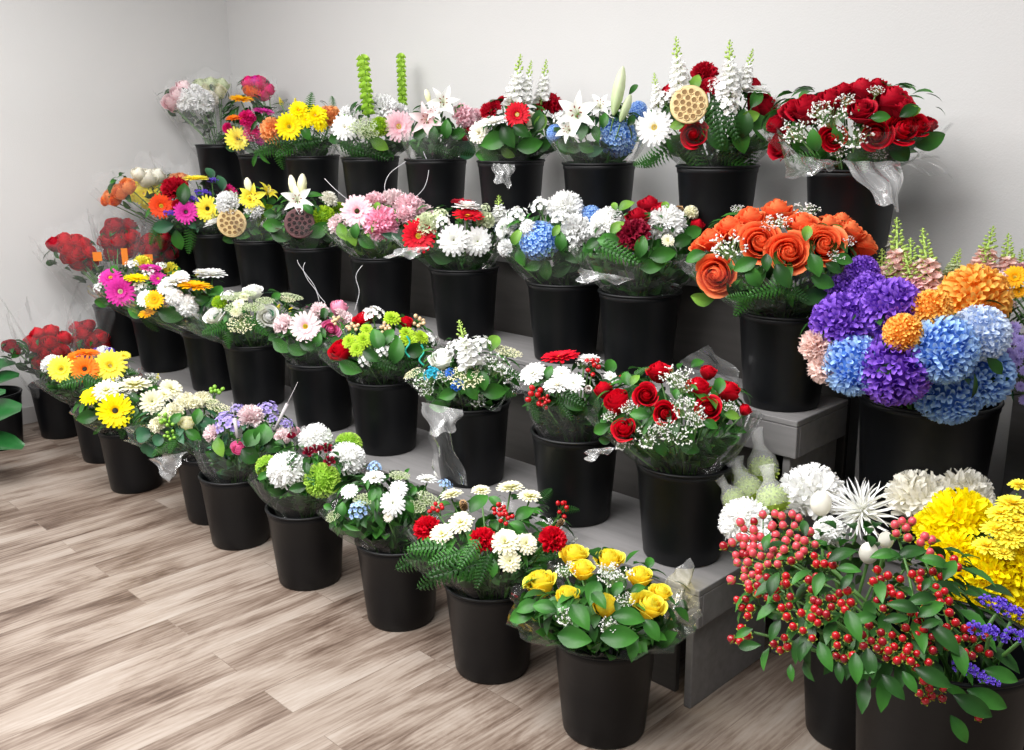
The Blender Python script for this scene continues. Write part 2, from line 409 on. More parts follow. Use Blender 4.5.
@cached
def m_cone(kind):
    M = MB(); M.blob((0, 0, 0), .5, 0, 1.5, 8, 6)
    for i in range(62):
        k = (i+.5)/62; z = -.75+1.6*k; r = .52*sqrt(max(.02, 1-((z-.0)/.98)**2)); a = i*2.399963
        M.X = Matrix.Translation((0, 0, z-.12)) @ Matrix.Rotation(a, 4, 'Z')
        M.petal(0, r*.55, 0, .36, .15, 1.5, .75, 3, 2, .3, 'wide')
        M.petal(0, r*.55, -.04, .36, .15, 1.5, .75, 2, 2, .3, 'wide')
    M.X = None
    return M.mesh('pine_cone_scales', petal_mat('3a2418', 'b08c60', 0.0) if kind == 'brown' else petal_mat('4a3028', 'e8e0d8', 0.0))
@cached
def m_umbel(col):
    M = MB()
    M.mi = 1; M.tube([(0, 0, -.9), (0, 0, -.35)], .03, 5)
    for d in fib(46, .25):
        e = Vector((d.x*1.0, d.y*1.0, .18*d.z)); M.mi = 1; M.tube([(0, 0, -.35), e*.6+Vector((0, 0, -.05)), e], .012, 3, cap=False)
        M.mi = 0
        for q in range(6):
            p = e+Vector((U(-.1, .1), U(-.1, .1), U(.0, .07))); M.blob(p, .042, U(.3, 1), .8, 5, 3)
    return M.mesh('lace_umbel', [pm(col), plain('pale_stalk', '9db36a')])
@cached
def m_breath(v):
    M = MB()
    for i in range(64):
        d = Vector((U(-1, 1), U(-1, 1), U(-1, 1)))
        if d.length > 1: d.normalize()
        d = Vector((d.x, d.y, d.z*.55+.15))
        M.mi = 1; M.tube([(d.x*.2, d.y*.2, -.6), d*.7, d], .008, 3, cap=False)
        M.mi = 0
        for q in range(3): M.blob(d+Vector((U(-.07, .07), U(-.07, .07), U(-.03, .07))), U(.035, .055), U(.4, 1), 1, 5, 3)
    return M.mesh('babys_breath_sprig', [pm('white'), plain('fine_stalk', '7d9a5c')])
@cached
def m_small(col):      # loose cluster of small five petalled flowers
    M = MB()
    for i, d in enumerate(fib(22, -.1)):
        c = d*U(.6, 1); M.X = frame(c, d+Vector((0, 0, .3)), U(0, 6)); s_ = U(.24, .34)
        for q in range(5): M.petal(q*2*pi/5, .0, 0, s_, s_*.42, 1.0, 1.5, 2, 2, .15, 'wide')
        M.X = None
    M.mi = 1
    for d in fib(14, 0): M.tube([(0, 0, -.6), d*.7], .02, 4, cap=False)
    return M.mesh('small_flower_cluster', [pm(col), STEM()])
@cached
def m_alstro(col):
    M = MB()
    for i in range(5):
        d = Vector((cos(i*1.3)*.6, sin(i*1.3)*.6, .8)); M.X = frame(d*.25, d, U(0, 6))
        for q in range(6): M.petal(q*pi/3, .02, 0, .8, .17, .15, .65, 4, 2, .5, 'oval')
    M.X = None
    return M.mesh('alstroemeria_blooms', pm(col))
@cached
def m_trick(col):
    M = MB(); M.blob((0, 0, 0), .72, 0, .9, 10, 6)
    for d in fib(520, -.6):
        M.X = frame(Vector((d.x, d.y, d.z*.85))*.68, d+Vector((U(-.5, .5), U(-.5, .5), U(-.5, .5))), U(0, 6))
        M.petal(0, 0, 0, .30, .035, -.1, .3, 1, 2, .3, 'sq')
    M.X = None
    return M.mesh('green_ball_dianthus', pm(col))
@cached
def m_berries(v, n=7):
    M = MB()
    pts = []
    for i in range(n):
        a = i*2.4; r = .25+.5*(i/n); pts.append(Vector((r*cos(a), r*sin(a), U(.1, .7)-.3*r)))
    for p in pts:
        M.mi = 1; M.tube([(0, 0, -.8), p*.5-Vector((0, 0, .2)), p], .035, 4, cap=False)
        q = (p+Vector((0, 0, .5))).to_track_quat('Z', 'Y')
        M.mi = 0; M.blob(p+q @ Vector((0, 0, .2)), .24, .6, 1.2, 8, 6, q)
    return M.mesh('berry_sprig', [{'red': plain('red_berry', 'b8141c', .25), 'green': plain('green_berry', '7fae3a', .35), 'tan': plain('tan_berry', 'd8b890', .4), 'pink': plain('coral_berry', 'c84a50', .3)}[v], STEM()])
@cached
def m_statice(col):
    M = MB()
    for i in range(60):
        x = U(-1, 1); d = Vector((x, U(-.35, .35), U(-.25, .35)+.25*(1-x*x)))
        M.X = frame(d, (d.x*.4, d.y, 1), U(0, 6))
        M.mi = 0
        for q in range(4): M.petal(q*pi/2, .02, 0, .17, .08, .35, .9, 2, 2, .3, 'fan')
    M.X = None; M.mi = 1
    for q in range(10): x = U(-.9, .9); M.tube([(0, 0, -.9), (x*.4, 0, -.3), (x, 0, 0)], .02, 4, cap=False)
    return M.mesh('statice_cluster', [pm(col), STEM()])
@cached
def m_spike(col, style):      # unit length along +Z, radius about 0.16
    M = MB()
    M.mi = 1; M.tube([(0, 0, 0), (.01, 0, .5), (0, 0, .99)], [.02, .016, .008], 5)
    if style == 'bells':
        for k in range(11):
            z = .05+.9*k/10
            for q in range(4):
                M.mi = 0; a = q*pi/2+k*.8; M.X = Matrix.Translation((0, 0, z)) @ Matrix.Rotation(a, 4, 'Z') @ Matrix.Rotation(1.0, 4, 'Y')
                M.lathe([(.008, 0), (.022, .025), (.036, .06), (.052, .085)], 8, .3+.05*k)
        M.X = None
        return M.mesh('bell_spike', [pm('green'), STEM()])
    n = 54
    for i in range(n):
        k = (i+.5)/n; z = .04+.94*k; a = i*2.399963; R = .13*(1-k)**.6+.01
        tipf = k > (.50 if style == 'snap' else .55); R *= U(.75, 1.25)
        d = Vector((cos(a), sin(a), .6+k))
        if tipf:
            M.mi = 1 if style == 'snap' or k > .66 else 0; M.X = None
            M.blob((R*cos(a)*.7, R*sin(a)*.7, z), .034*(1.25-k), .8, 1.5, 6, 4, d.to_track_quat('Z', 'Y'))
        else:
            M.mi = 0; M.X = frame((R*.35*cos(a), R*.35*sin(a), z), d, U(0, 6))
            for q in range(5): M.petal(q*2*pi/5, .01, 0, .10*(1.2-k), .045*(1.2-k), .3, 1.4, 3, 2, .2, 'wide', wave=.3)
    M.X = None
    return M.mesh('flower_spike', [pm(col), plain('spike_bud_green', 'a3bf5c', .5)])
@cached
def m_goldenrod():
    M = MB(); 
    for i in range(150):
        z = U(0, 1); r = .35*(1-z)+.05; a = U(0, 6.28); M.mi = 0; M.blob((r*cos(a)*U(.4, 1), r*sin(a)*U(.4, 1), z*1.2-.5), .05, U(.4, 1), 1, 5, 3)
    M.mi = 1; M.tube([(0, 0, -1), (0, 0, .6)], .03, 4)
    return M.mesh('goldenrod_plume', [pm('yellow'), STEM()])
@cached
def m_leaf(kind, shade):
    M = MB(); W_, L_, n = {'broad': (.30, 1, 6), 'heart': (.42, 1, 6), 'lance': (.15, 1, 6), 'ovate': (.23, 1, 6), 'round': (.42, .8, 6)}[kind]
    M.petal(0, 0, 0, L_, W_, 1.15, 2.1, 8, 4, .34, 'leafy' if kind != 'round' else 'oval', wave=.06, ph=1)
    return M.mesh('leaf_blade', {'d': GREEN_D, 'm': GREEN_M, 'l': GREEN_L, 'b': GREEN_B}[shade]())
@cached
def m_fern(shade):
    M = MB()
    n = 10
    M.mi = 0
    P = lambda k: Vector((k*.97, 0, .10*sin(k*2.2)-.12*k*k))
    M.tube([P(i/8) for i in range(9)], [.012*(1-i/9)+.003 for i in range(9)], 4, .2)
    for i in range(n):
        k = .10+.86*i/n
        l = .27*sin(pi*(.25+.70*k))*(1.05-.35*k)
        for sgn in (-1, 1):
            c = P(k); d = Vector((.55, sgn*1, -.12)).normalized(); s = Vector((1, -sgn*.55, 0)).normalized()
            # pinna with a toothed outline
            m_ = 7; rows = []; ts = []
            for j in range(m_+1):
                q = j/m_; w = .026*(1-q)**.5*(1.45 if j % 2 else .5)
                b = c+d*(l*q)+Vector((0, 0, .03*sin(q*3)-.05*q*q))
                rows.append([b-s*w, b+Vector((0, 0, .006)), b+s*w]); ts.append(.3+.5*q)
            M.grid(rows, ts)
    return M.mesh('fern_frond_blade', GREEN_M() if shade == 'm' else GREEN_D())

# ------------------------------------------------------------ photo geometry -> world
def ray(u, v): return FW + RT*((u-512)/CAM_F) - UP*((v-375)/CAM_F)
def at_depth(u, v, d): return EYE + ray(u, v)*d
def depth_of(p): return (Vector(p)-EYE).dot(FW)
FR = dict(A=(0, 50, 3.75), B=(230, 40, 3.75), C=(460, 30, 3.75), D=(640, 30, 3.2), E=(0, 200, 3.75), F=(180, 180, 3.75), G=(400, 180, 3.75), H=(580, 180, 3.75),
    I=(790, 200, 3.752), J=(0, 310, 3.75), K=(180, 350, 3.75), L=(320, 330, 3.75), M=(400, 310, 3.75), N=(500, 470, 2.68), O=(660, 400, 2.143), P=(330, 440, 2.883),
    Q=(100, 300, 5.12), R=(250, 430, 4.41), S=(560, 330, 4.655), U=(350, 60, 5.36), W=(840, 550, 3.75), AC=(720, 500, 3.75), AD=(60, 160, 4.69), AE=(0, 280, 6.246), AA=(720, 440, 4.687), AB=(860, 460, 4.165), AF=(820, 200, 5.02), Z=(0, 0, 1))
def px(fr, x, y): x0, y0, s = FR[fr]; return x0+x/s, y0+y/s

RIM_D, BOT_D, BUCK_H = 0.28, 0.2196, 0.2844
Z1, Z2, Z3 = 0.3684, 0.7467, 1.1422
class Ell:
    def __init__(s, fr, b, d0, squash=None):
        (u0, v0), (u1, v1) = px(fr, b[0], b[2]), px(fr, b[1], b[3])
        s.c = at_depth((u0+u1)/2, (v0+v1)/2, d0); s.rx = (u1-u0)/2*d0/CAM_F
        h = (v1-v0)/2*d0/CAM_F; r = ray((u0+u1)/2, (v0+v1)/2).normalized(); se = -r.z; ce = sqrt(1-se*se)
        s.rz = sqrt(max(h*h-(s.rx*se)**2, (0.32*s.rx)**2*ce*ce))/ce
    def hit(s, u, v, inset=0.0):
        rx, rz = max(.02, s.rx-inset), max(.015, s.rz-inset)
        S = Vector((1/rx, 1/rx, 1/rz)); o = EYE-s.c; d = ray(u, v)
        o2 = Vector((o.x*S.x, o.y*S.y, o.z*S.z)); d2 = Vector((d.x*S.x, d.y*S.y, d.z*S.z))
        a = d2.dot(d2); b = 2*o2.dot(d2); c = o2.dot(o2)-1; D = b*b-4*a*c
        t = (-b-sqrt(D))/(2*a) if D > 0 else -b/(2*a)
        p = EYE+d*t; q = p-s.c; n = Vector((q.x/rx**2, q.y/rx**2, q.z/rz**2)).normalized()
        return p, n, t
UPZ = Vector((0, 0, 1))
HEADS = dict(rose=(lambda c, e: m_rose(c, 1), 'rose', .45), rosebud=(lambda c, e: m_rose(c, 0), 'rose', .5), gerbera=(lambda c, e: m_gerbera(c), 'gerbera_daisy', 0), daisy=(lambda c, e: m_daisy(c), 'daisy', 0),
    mum=(lambda c, e: m_mum(c), 'chrysanthemum', .7), pom=(lambda c, e: m_pom(c), 'pompon_chrysanthemum', .8), hydrangea=(lambda c, e: m_hydrangea(c), 'hydrangea', .8), carnation=(lambda c, e: m_carnation(c), 'carnation', .3),
    spider=(lambda c, e: m_spider(c), 'spider_chrysanthemum', .2), lily=(lambda c, e: m_lily(c), 'lily', .0), pod=(lambda c, e: m_pod(c), 'lotus_seed_pod', .1), cone=(lambda c, e: m_cone(c), 'pine_cone', .4),
    umbel=(lambda c, e: m_umbel(c), 'lace_flower', 0), breath=(lambda c, e: m_breath(0), 'babys_breath', .2), small=(lambda c, e: m_small(c), 'small_blossoms', .3), alstro=(lambda c, e: m_alstro(c), 'alstroemeria', .2),
    trick=(lambda c, e: m_trick(c), 'green_ball_dianthus', .7), berries=(lambda c, e: m_berries(c), 'berry_sprig', .3), statice=(lambda c, e: m_statice(c), 'statice', .2), goldenrod=(lambda c, e: m_goldenrod(), 'goldenrod', .3))
def bloom(parent, E, fr, kind, col, x, y, d, extra='', label=None, name=None, origin=Vector((0, 0, 0))):
    """one flower head as a child of parent, returns its world point"""
    u, v = px(fr, x, y); s = FR[fr][2]
    fn, nm, ins = HEADS[kind]
    R0 = d/2/s*depth_of(E.c)/CAM_F
    p, n, t = E.hit(u, v, ins*R0)
    R = d/2/s*t/CAM_F
    cam_d = (EYE-p).normalized()
    f = n*.55+UPZ*.25+cam_d*.35
    if kind in ('rose', 'rosebud'): f = n*.55+UPZ*.6+cam_d*.15
    if 's' in extra: f = n*.35+UPZ*1.1
    if 'f' in extra: f = n*.25+cam_d*1.0+UPZ*.1
    if kind in ('mum', 'pom', 'hydrangea', 'trick'): f = n*.5+UPZ*.5+cam_d*.2
    f.normalize(); f = (f+Vector((U(-.1, .1), U(-.1, .1), U(-.1, .1)))).normalized()
    k = dict(rose=1/.82, rosebud=1/.75, carnation=1/.85, mum=1/.98, pom=1/.95, spider=1.05, alstro=1/.9, berries=1/.9, trick=1.08, goldenrod=.75, cone=.62, hydrangea=1.0).get(kind, 1.0)
    q = f.to_track_quat('Z', 'Y') @ Quaternion((0, 0, 1), U(0, 6.28))
    if kind == 'statice': q = f.to_track_quat('Z', 'Y')
    if kind in ('umbel', 'breath', 'small'): q = (n*.5+UPZ*.8).to_track_quat('Z', 'Y') @ Quaternion((0, 0, 1), U(0, 6.28))
    sc = R*k*U(1.02, 1.08)*(.98 if 'sleeve' in parent.name else 1)
    o = link(name or nm, fn(col, extra), parent, p-origin, q, (sc, sc, sc*U(.92, 1.05)*(1.3 if kind in ('rose', 'rosebud') else 1)))
    if label is None:
        lc = re_name(col); label = (lc+' '+nm.replace('_', ' ')) if lc else None
    if label: o['label'] = label
    if kind in ('gerbera', 'daisy'):
        ck = 'dark' if 'd' in extra else ('green' if 'g' in extra else ('pale' if 'p' in extra else 'yellow'))
        link('flower_center', m_gcenter(ck), o, label=None)
    if kind == 'lily': link('stamens', m_stamens(), o)
    return p, n
NAMES = dict(brightyellow='bright yellow', redorange='orange red', lightpink='light pink', palepink='pale pink', rosepink='rose pink', hotpink='hot pink', darkred='dark red', skyblue='sky blue', iceblue='ice blue', deepblue='deep blue', palegreen='pale green', mumorange='orange', dyeteal='teal dyed', brown='brown', dark='dark brown')
def re_name(c): return NAMES.get(c, c)
def leaf(parent, E, fr, kind, shade, x, y, L, ang, origin, stemlift=0.0):
    """one leaf; x, y is its middle, L its length, ang the screen direction of its tip"""
    u, v = px(fr, x, y); s = FR[fr][2]
    p, n, t = E.hit(u, v, -.012 if kind == 'fern' else -.004)
    Lw = L/s*t/CAM_F*(1.3 if kind == 'fern' else 1)
    cam_d = (EYE-p).normalized()
    nn = (n*.45+cam_d*.45+UPZ*.15).normalized()
    a = radians(ang); dr = RT*cos(a)+UP*sin(a); dr = (dr-nn*dr.dot(nn)).normalized()
    yv = nn.cross(dr); q = Matrix(((dr.x, yv.x, nn.x), (dr.y, yv.y, nn.y), (dr.z, yv.z, nn.z))).to_quaternion()
    if kind == 'fern': me = m_fern(shade); nm = 'fern_frond'
    else: me = m_leaf(kind, shade); nm = 'leaf'; Lw *= .85
    link(nm, me, parent, p-dr*Lw*.5-origin, q, Lw*1.05)
def spike(parent, E, fr, col, style, bx, by, tx, ty, origin, w=1.0, name=None):
    u, v = px(fr, bx, by); p, n, t = E.hit(u, v, .01); u2, v2 = px(fr, tx, ty)
    e = at_depth(u2, v2, t); d = e-p; Lw = d.length
    q = d.normalized().to_track_quat('Z', 'Y')
    nm = name or {'bells': 'bells_of_ireland', 'stock': 'stock_flower_spike', 'snap': 'snapdragon_spike'}[style]
    o = link(nm, m_spike(col, style), parent, p-origin, q, (Lw*w, Lw*w, Lw), label=(re_name(col)+' '+nm.replace('_', ' ')) if style != 'bells' else 'tall pale green bells of Ireland')
    return p, n
def foliage(E, n, shades, size=(.045, .075), kinds=('broad',), low=-.55, origin=Vector((0, 0, 0)), seed=0, rim=None):
    rnd = random.Random(seed); M = MB(); mats = []
    for sh in shades: mats.append({'d': GREEN_D, 'm': GREEN_M, 'l': GREEN_L, 'b': GREEN_B}[sh]())
    for i in range(n):
        z = rnd.uniform(low, .85); a = rnd.uniform(0, 6.283); r = sqrt(1-z*z); k = rnd.uniform(.58, .94)
        d = Vector((r*cos(a), r*sin(a), z)); p = E.c+Vector((d.x*E.rx, d.y*E.rx, d.z*E.rz))*k
        nn = (Vector((d.x/E.rx, d.y/E.rx, d.z/E.rz)).normalized()+Vector((rnd.uniform(-.5, .5), rnd.uniform(-.5, .5), rnd.uniform(.1, .8)))).normalized()
        out = Vector((cos(a), sin(a), rnd.uniform(-.5, .4))); out = (out-nn*out.dot(nn)).normalized(); yv = nn.cross(out)
        Lw = rnd.uniform(*size)
        M.X = Matrix.Translation(p-out*Lw*.4-origin) @ Matrix(((out.x, yv.x, nn.x), (out.y, yv.y, nn.y), (out.z, yv.z, nn.z))).to_4x4() @ Matrix.Scale(Lw, 4)
        M.mi = rnd.randrange(len(mats)); kd = rnd.choice(kinds)
        if kd == 'needle':
            for q in range(5): M.petal(rnd.uniform(-.6, .6), 0, 0, 1, .02, 1.2, 1.7, 2, 2, .2, 'point')
        else:
            M.petal(0, 0, 0, 1, {'broad': .27, 'ovate': .21, 'heart': .4, 'lance': .13, 'round': .42}[kd], 1.2, 2.0, 4, 2, .3, 'leafy')
    if rim is not None:
        for i in range(int(n*.9)):
            s = rnd.random()**.8; a = rnd.uniform(0, 6.283); r = .05+(E.rx*.86-.05)*s
            c = rim.lerp(E.c-Vector((0, 0, E.rz*.35)), s); p = c+Vector((cos(a)*r, sin(a)*r, rnd.uniform(-.02, .0)))
            out = Vector((cos(a), sin(a), rnd.uniform(-.1, .9))).normalized(); nn = (Vector((cos(a), sin(a), .4))+Vector((rnd.uniform(-.6, .6), rnd.uniform(-.6, .6), .5))); nn = (nn-out*nn.dot(out)).normalized(); yv = nn.cross(out)
            Lw = rnd.uniform(*size)*1.1
            M.X = Matrix.Translation(p-out*Lw*.6-origin) @ Matrix(((out.x, yv.x, nn.x), (out.y, yv.y, nn.y), (out.z, yv.z, nn.z))).to_4x4() @ Matrix.Scale(Lw, 4)
            M.mi = i % len(mats); M.petal(0, 0, 0, 1, .30, 1.3, 1.8, 4, 2, .3, 'leafy')
    M.X = None
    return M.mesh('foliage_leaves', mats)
def wrap_skirt(parent, E, rimc, origin, seed=0, flare=1.06, top=None, mat=None, pointy=.14, droop=0.0):
    rnd = random.Random(seed); M = MB(); ph = rnd.uniform(0, 6); ph2 = rnd.uniform(0, 6); n = 72; nr = 11
    ztop = E.c.z-E.rz*.12 if top is None else top
    k0 = Vector((rimc.x, rimc.y, rimc.z-.15)); k1 = Vector((rimc.x*.7+E.c.x*.3, rimc.y*.7+E.c.y*.3, rimc.z+.004)); k2 = Vector((E.c.x, E.c.y, max(ztop, rimc.z+.02)))
    R2 = E.rx*flare
    rows = []
    for i in range(nr+1):
        s = i/nr; row = []
        for j in range(n+1):
            th = 2*pi*j/n
            if s < .5:
                q = s/.5; c = k0.lerp(k1, q); r = .045+(.122-.045)*q**.8
            else:
                q = (s-.5)/.5; c = k1.lerp(k2, q**1.3); r = .122+(R2-.122)*q**.8
            w = s*s
            rip = 1+w*(.045*sin(9*th+ph)+.03*sin(17*th+ph2)+.02*sin(31*th+ph))
            cor = max(0, cos(2*th+ph))**6*pointy*w+max(0, cos(3*th+ph2))**10*pointy*.7*w
            r2 = r*(rip+cor)
            zz = c.z+w*(.012*sin(7*th+ph2)+.008*sin(13*th+ph))-droop*w*cor*2
            row.append(Vector((c.x+r2*cos(th), c.y+r2*sin(th), zz))-origin)
        rows.append(row)
    M.grid(rows, [i/nr for i in range(nr+1)])
    return link('cellophane_wrap', M.mesh('cellophane_wrap', mat or film_mat()), parent)
def wrap_cone(parent, base, tip, R, ext, origin, seed=0, mat=None):
    """cellophane sleeve running from a narrow foot to beyond the flower heads"""
    rnd = random.Random(seed); M = MB(); d = (tip-base); L = d.length; d.normalize(); q = d.to_track_quat('Z', 'Y'); n = 60; nr = 12; ph = rnd.uniform(0, 6)
    rows = []
    for i in range(nr+1):
        s = i/nr; row = []; z = s*(L+ext)
        for j in range(n+1):
            th = 2*pi*j/n; r = .035+(R-.035)*min(1.12, z/L)**.9
            w = s**1.5
            r *= 1+w*(.07*sin(7*th+ph)+.05*sin(15*th+2*ph)); zz = z+w*ext*.35*(sin(4*th+ph)+.5*sin(9*th+ph))
            row.append(base+q @ Vector((r*cos(th), r*sin(th), zz))-origin)
        rows.append(row)
    M.grid(rows, [0]*(nr+1))
    return link('cellophane_sleeve', M.mesh('cellophane_sleeve', mat or film_mat()), parent)
def stems(parent, pts, foot, origin, r=.0028, spread=.03):
    M = MB()
    for p in pts:
        f = foot+Vector((U(-spread, spread), U(-spread, spread), U(-.02, .02)))
        mid = p.lerp(f, .45); mid = Vector((mid.x*.6+foot.x*.4, mid.y*.6+foot.y*.4, mid.z))
        M.tube([p-origin, mid-origin, f-origin], r, 5)
    return link('stem_bundle', M.mesh('stem_bundle', STEM()), parent)

def flap(parent, fr, pts, depth, seed=0, haze=.14, tint=(1, 1, 1)):
    """a loose crinkled corner of the film; pts are four corners"""
    rnd = random.Random(seed); P = [at_depth(*px(fr, x, y), depth+dd) for (x, y, dd) in pts]; org = parent.location; M = MB(); n = 12; rows = []; ph = rnd.uniform(0, 6)
    for i in range(n+1):
        row = []
        for j in range(n+1):
            s, r = i/n, j/n; p = (P[0].lerp(P[1], r)).lerp(P[3].lerp(P[2], r), s)
            w = .35+s; p = p-FW*(.012*w*sin(7*r+ph+3*s)+.007*sin(17*r-5*s+ph))+UP*(.006*sin(11*r+ph)*s)+RT*(.006*sin(9*s+4*r+ph)); row.append(p-org)
        rows.append(row)
    M.grid(rows, [0]*(n+1))
    return link('film_corner', M.mesh('film_corner', film_mat('loose_film_%s_%s' % (haze, tint[2]), haze, tint)), parent, label='loose crumpled corner of clear film')

# ------------------------------------------------------------ buckets
BLACK = plain('black_plastic', '08090c', 0.42, 0.3, bump=.05, bscale=25, var=.12, vscale=6)
_bk = {}
def bucket_mesh(H, D, d):
    key = (H, D, d)
    if key in _bk: return _bk[key]
    R, r = D/2, d/2; M = MB(); f = lambda z: r+(R-.006-r)*z/H
    M.lathe([(.001, 0), (r-.012, 0), (r-.003, .002), (r, .008), (f(.05), .05), (f(H*.5), H*.5), (f(H-.028), H-.028), (f(H-.026)+.0022, H-.025), (f(H-.012)+.0022, H-.012),
             (f(H-.010), H-.009), (R-.008, H-.009), (R-.011, H-.006), (R-.013, H-.02), (f(H*.5)-.004, H*.5), (f(.05)-.004, .05), (r-.008, .012), (.001, .010)], 56)
    a = M.mesh('bucket_body', BLACK)
    M = MB(); ring = []
    for i in range(9):
        an = pi*1.25-2*pi*i/8*.85; ring.append((R-.006+.0058*cos(an), H-.005+.0050*sin(an)))
    M.lathe(ring, 56); b = M.mesh('bucket_rim', BLACK)
    _bk[key] = (a, b); return a, b
def bucket(label, x, y, z, group, H=BUCK_H, D=RIM_D, d=BOT_D):
    a, b = bucket_mesh(H, D, d)
    t = thing('flower_bucket', label, 'bucket', (x, y, z), group)
    link('bucket_body', a, t, quat=Quaternion((0, 0, 1), U(0, 6))); link('rolled_rim', b, t)
    return Vector((x, y, z+H))
def bouquet(label, rimc, fr, bounds, spec, group, fol=60, shades='dm', size=(.045, .075), kinds=('broad', 'lance'), wrap='skirt', flare=1.04, seed=0, name='bouquet', d_off=0.0, haze=None, ext=.10, droop=0, low=-.55):
    E = Ell(fr, bounds, depth_of(rimc)+d_off); org = Vector((rimc.x, rimc.y, rimc.z-.16))
    t = thing(name, label, 'flowers', org, group); pts = []
    for item in spec.split(';'):
        w = item.split()
        if not w: continue
        hd = w[0].split(':'); kind = hd[0]; col = hd[1] if len(hd) > 1 else ''; 
        for c in w[1:]:
            a = c.split(','); nums = [float(q) for q in a if q.replace('.', '').replace('-', '').isdigit()]; ex = ''.join(q for q in a if q.isalpha())
            if kind == 'leaf': leaf(t, E, fr, col, hd[2], *nums[:4], org)
            elif kind == 'fern': leaf(t, E, fr, 'fern', col, *nums[:4], org)
            elif kind == 'spike': pts.append(spike(t, E, fr, col, hd[2], *nums[:4], org, w=nums[4] if len(nums) > 4 else 1.0)[0])
            elif kind == 'bud':
                u, v = px(fr, nums[0], nums[1]); p, n, tt = E.hit(u, v, 0); u2, v2 = px(fr, nums[2], nums[3]); e = at_depth(u2, v2, tt); dd = e-p; wd = (nums[4] if len(nums) > 4 else 1)
                link('lily_bud', m_bud(col), t, p-org, dd.normalized().to_track_quat('Z', 'Y'), (dd.length*wd, dd.length*wd, dd.length), label=re_name(col)+' closed lily bud'); pts.append(p)
            elif kind == 'cattail':
                u, v = px(fr, nums[0], nums[1]); p, n, tt = E.hit(u, v, 0); u2, v2 = px(fr, nums[2], nums[3]); e = at_depth(u2, v2, tt)-org; b = p-org
                M = MB(); M.tube([b, b.lerp(e, .55)], [.006, .007], 8); M.tube([b.lerp(e, .5), e], [.002, .0008], 5); link('grass_plume', M.mesh('grass_plume', plain('grey_plume', 'b4aeb0', .8)), t, label='pale grey furry grass spike'); pts.append(p)
            else:
                p, n = bloom(t, E, fr, kind, col, nums[0], nums[1], nums[2], ex, origin=org); pts.append(p)
    pts = [p-Vector((0, 0, .01)) for p in pts]
    foot = Vector((rimc.x, rimc.y, rimc.z-.17))
    stems(t, pts, foot, org)
    if fol: link('foliage', foliage(E, int(fol*(2.0 if wrap != 'cone' else .8)), shades, size, kinds, low, org, seed, rimc), t)
    if wrap == 'skirt': wrap_skirt(t, E, rimc, org, seed, flare, mat=film_mat() if haze is None else film_mat('cellophane_'+str(haze), haze*.22, gloss=.45), droop=droop)
    elif wrap == 'cone':
        b = Vector((rimc.x, rimc.y, rimc.z-.22)); wrap_cone(t, b.lerp(E.c, .0), E.c+Vector((0, 0, E.rz*.2)), E.rx*1.12, ext, org, seed, mat=film_mat('cellophane_sleeve', .05, gloss=.2))
    return t, E

# ------------------------------------------------------------ room
def struct(name, M, mat, smooth=False):
    o = link(name, M.mesh(name, mat, smooth)); o['kind'] = 'structure'; return o
WALLY, WALLX = 3.12, -5.5
wallm = plain('painted_wall', 'cac9c8', 0.75, 0.25, bump=.10, bscale=180, var=.015, vscale=1.5)
M = MB(); M.box(WALLX-.1, 2.6, -4.5, WALLY+.1, -.05, 0); struct('floor', M, floor_mat())
M = MB(); M.box(WALLX-.1, 2.6, WALLY, WALLY+.1, 0, 3.0); struct('wall_back', M, wallm)
M = MB(); M.box(WALLX-.1, WALLX, -4.5, WALLY, 0, 3.0); struct('wall_left', M, wallm)
M = MB(); M.box(WALLX, WALLX+.012, -4.5, WALLY, 0, .095); bevel(struct('baseboard_left', M, plain('baseboard_paint', 'b9b6b4', .5)))
M = MB(); M.box(WALLX+.012, 2.6, WALLY-.012, WALLY, 0, .095); bevel(struct('baseboard_back', M, plain('baseboard_paint', 'b9b6b4', .5)))

GREY = wood_paint('grey_painted_wood', '7a7878')
RISER = wood_paint('shade_darkened_riser', '454240')  # bench grey darkened on the risers, shade between the steps put into the colour
def board(name, parent, x0, x1, y0, y1, z0, z1, org, w=.003):
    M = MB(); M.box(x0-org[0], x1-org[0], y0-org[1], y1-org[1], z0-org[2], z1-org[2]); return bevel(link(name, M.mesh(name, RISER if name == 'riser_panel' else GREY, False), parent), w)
def bench(label, x0, x1, y0, y1, z, xin=.02, name='display_bench'):
    org = ((x0+x1)/2, y0, 0); t = thing(name, label, 'bench', org, 'stepped grey display benches'); F_ = .113
    board('top_board', t, x0, x1, y0, y1, z-.018, z, org)
    board('front_fascia', t, x0, x1, y0+.001, y0+.02, z-F_, z-.0185, org)
    board('end_fascia', t, x1-.02, x1, y0+.0205, y1, z-F_, z-.0185, org)
    board('end_fascia', t, x0, x0+.02, y0+.0205, y1, z-F_, z-.0185, org)
    board('end_panel', t, x1-.045, x1-.022, y0+.012, y1-.01, 0, z-.02 if False else z-F_, org)
    board('end_panel', t, x0+.022, x0+.045, y0+.012, y1-.01, 0, z-F_, org)
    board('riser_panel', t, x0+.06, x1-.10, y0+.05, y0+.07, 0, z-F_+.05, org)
    return t
XR = -1.300
bench('low grey painted wooden bench, front step of the tiered display', -5.44, XR, 1.979, 2.385, Z1)
bench('middle grey painted wooden bench, second step of the tiered display', -5.44, -1.272, 2.393, 2.700, Z2)
bench('tall grey painted wooden bench against the back wall, top step of the display', -5.44, -1.20, 2.708, 3.09, Z3)

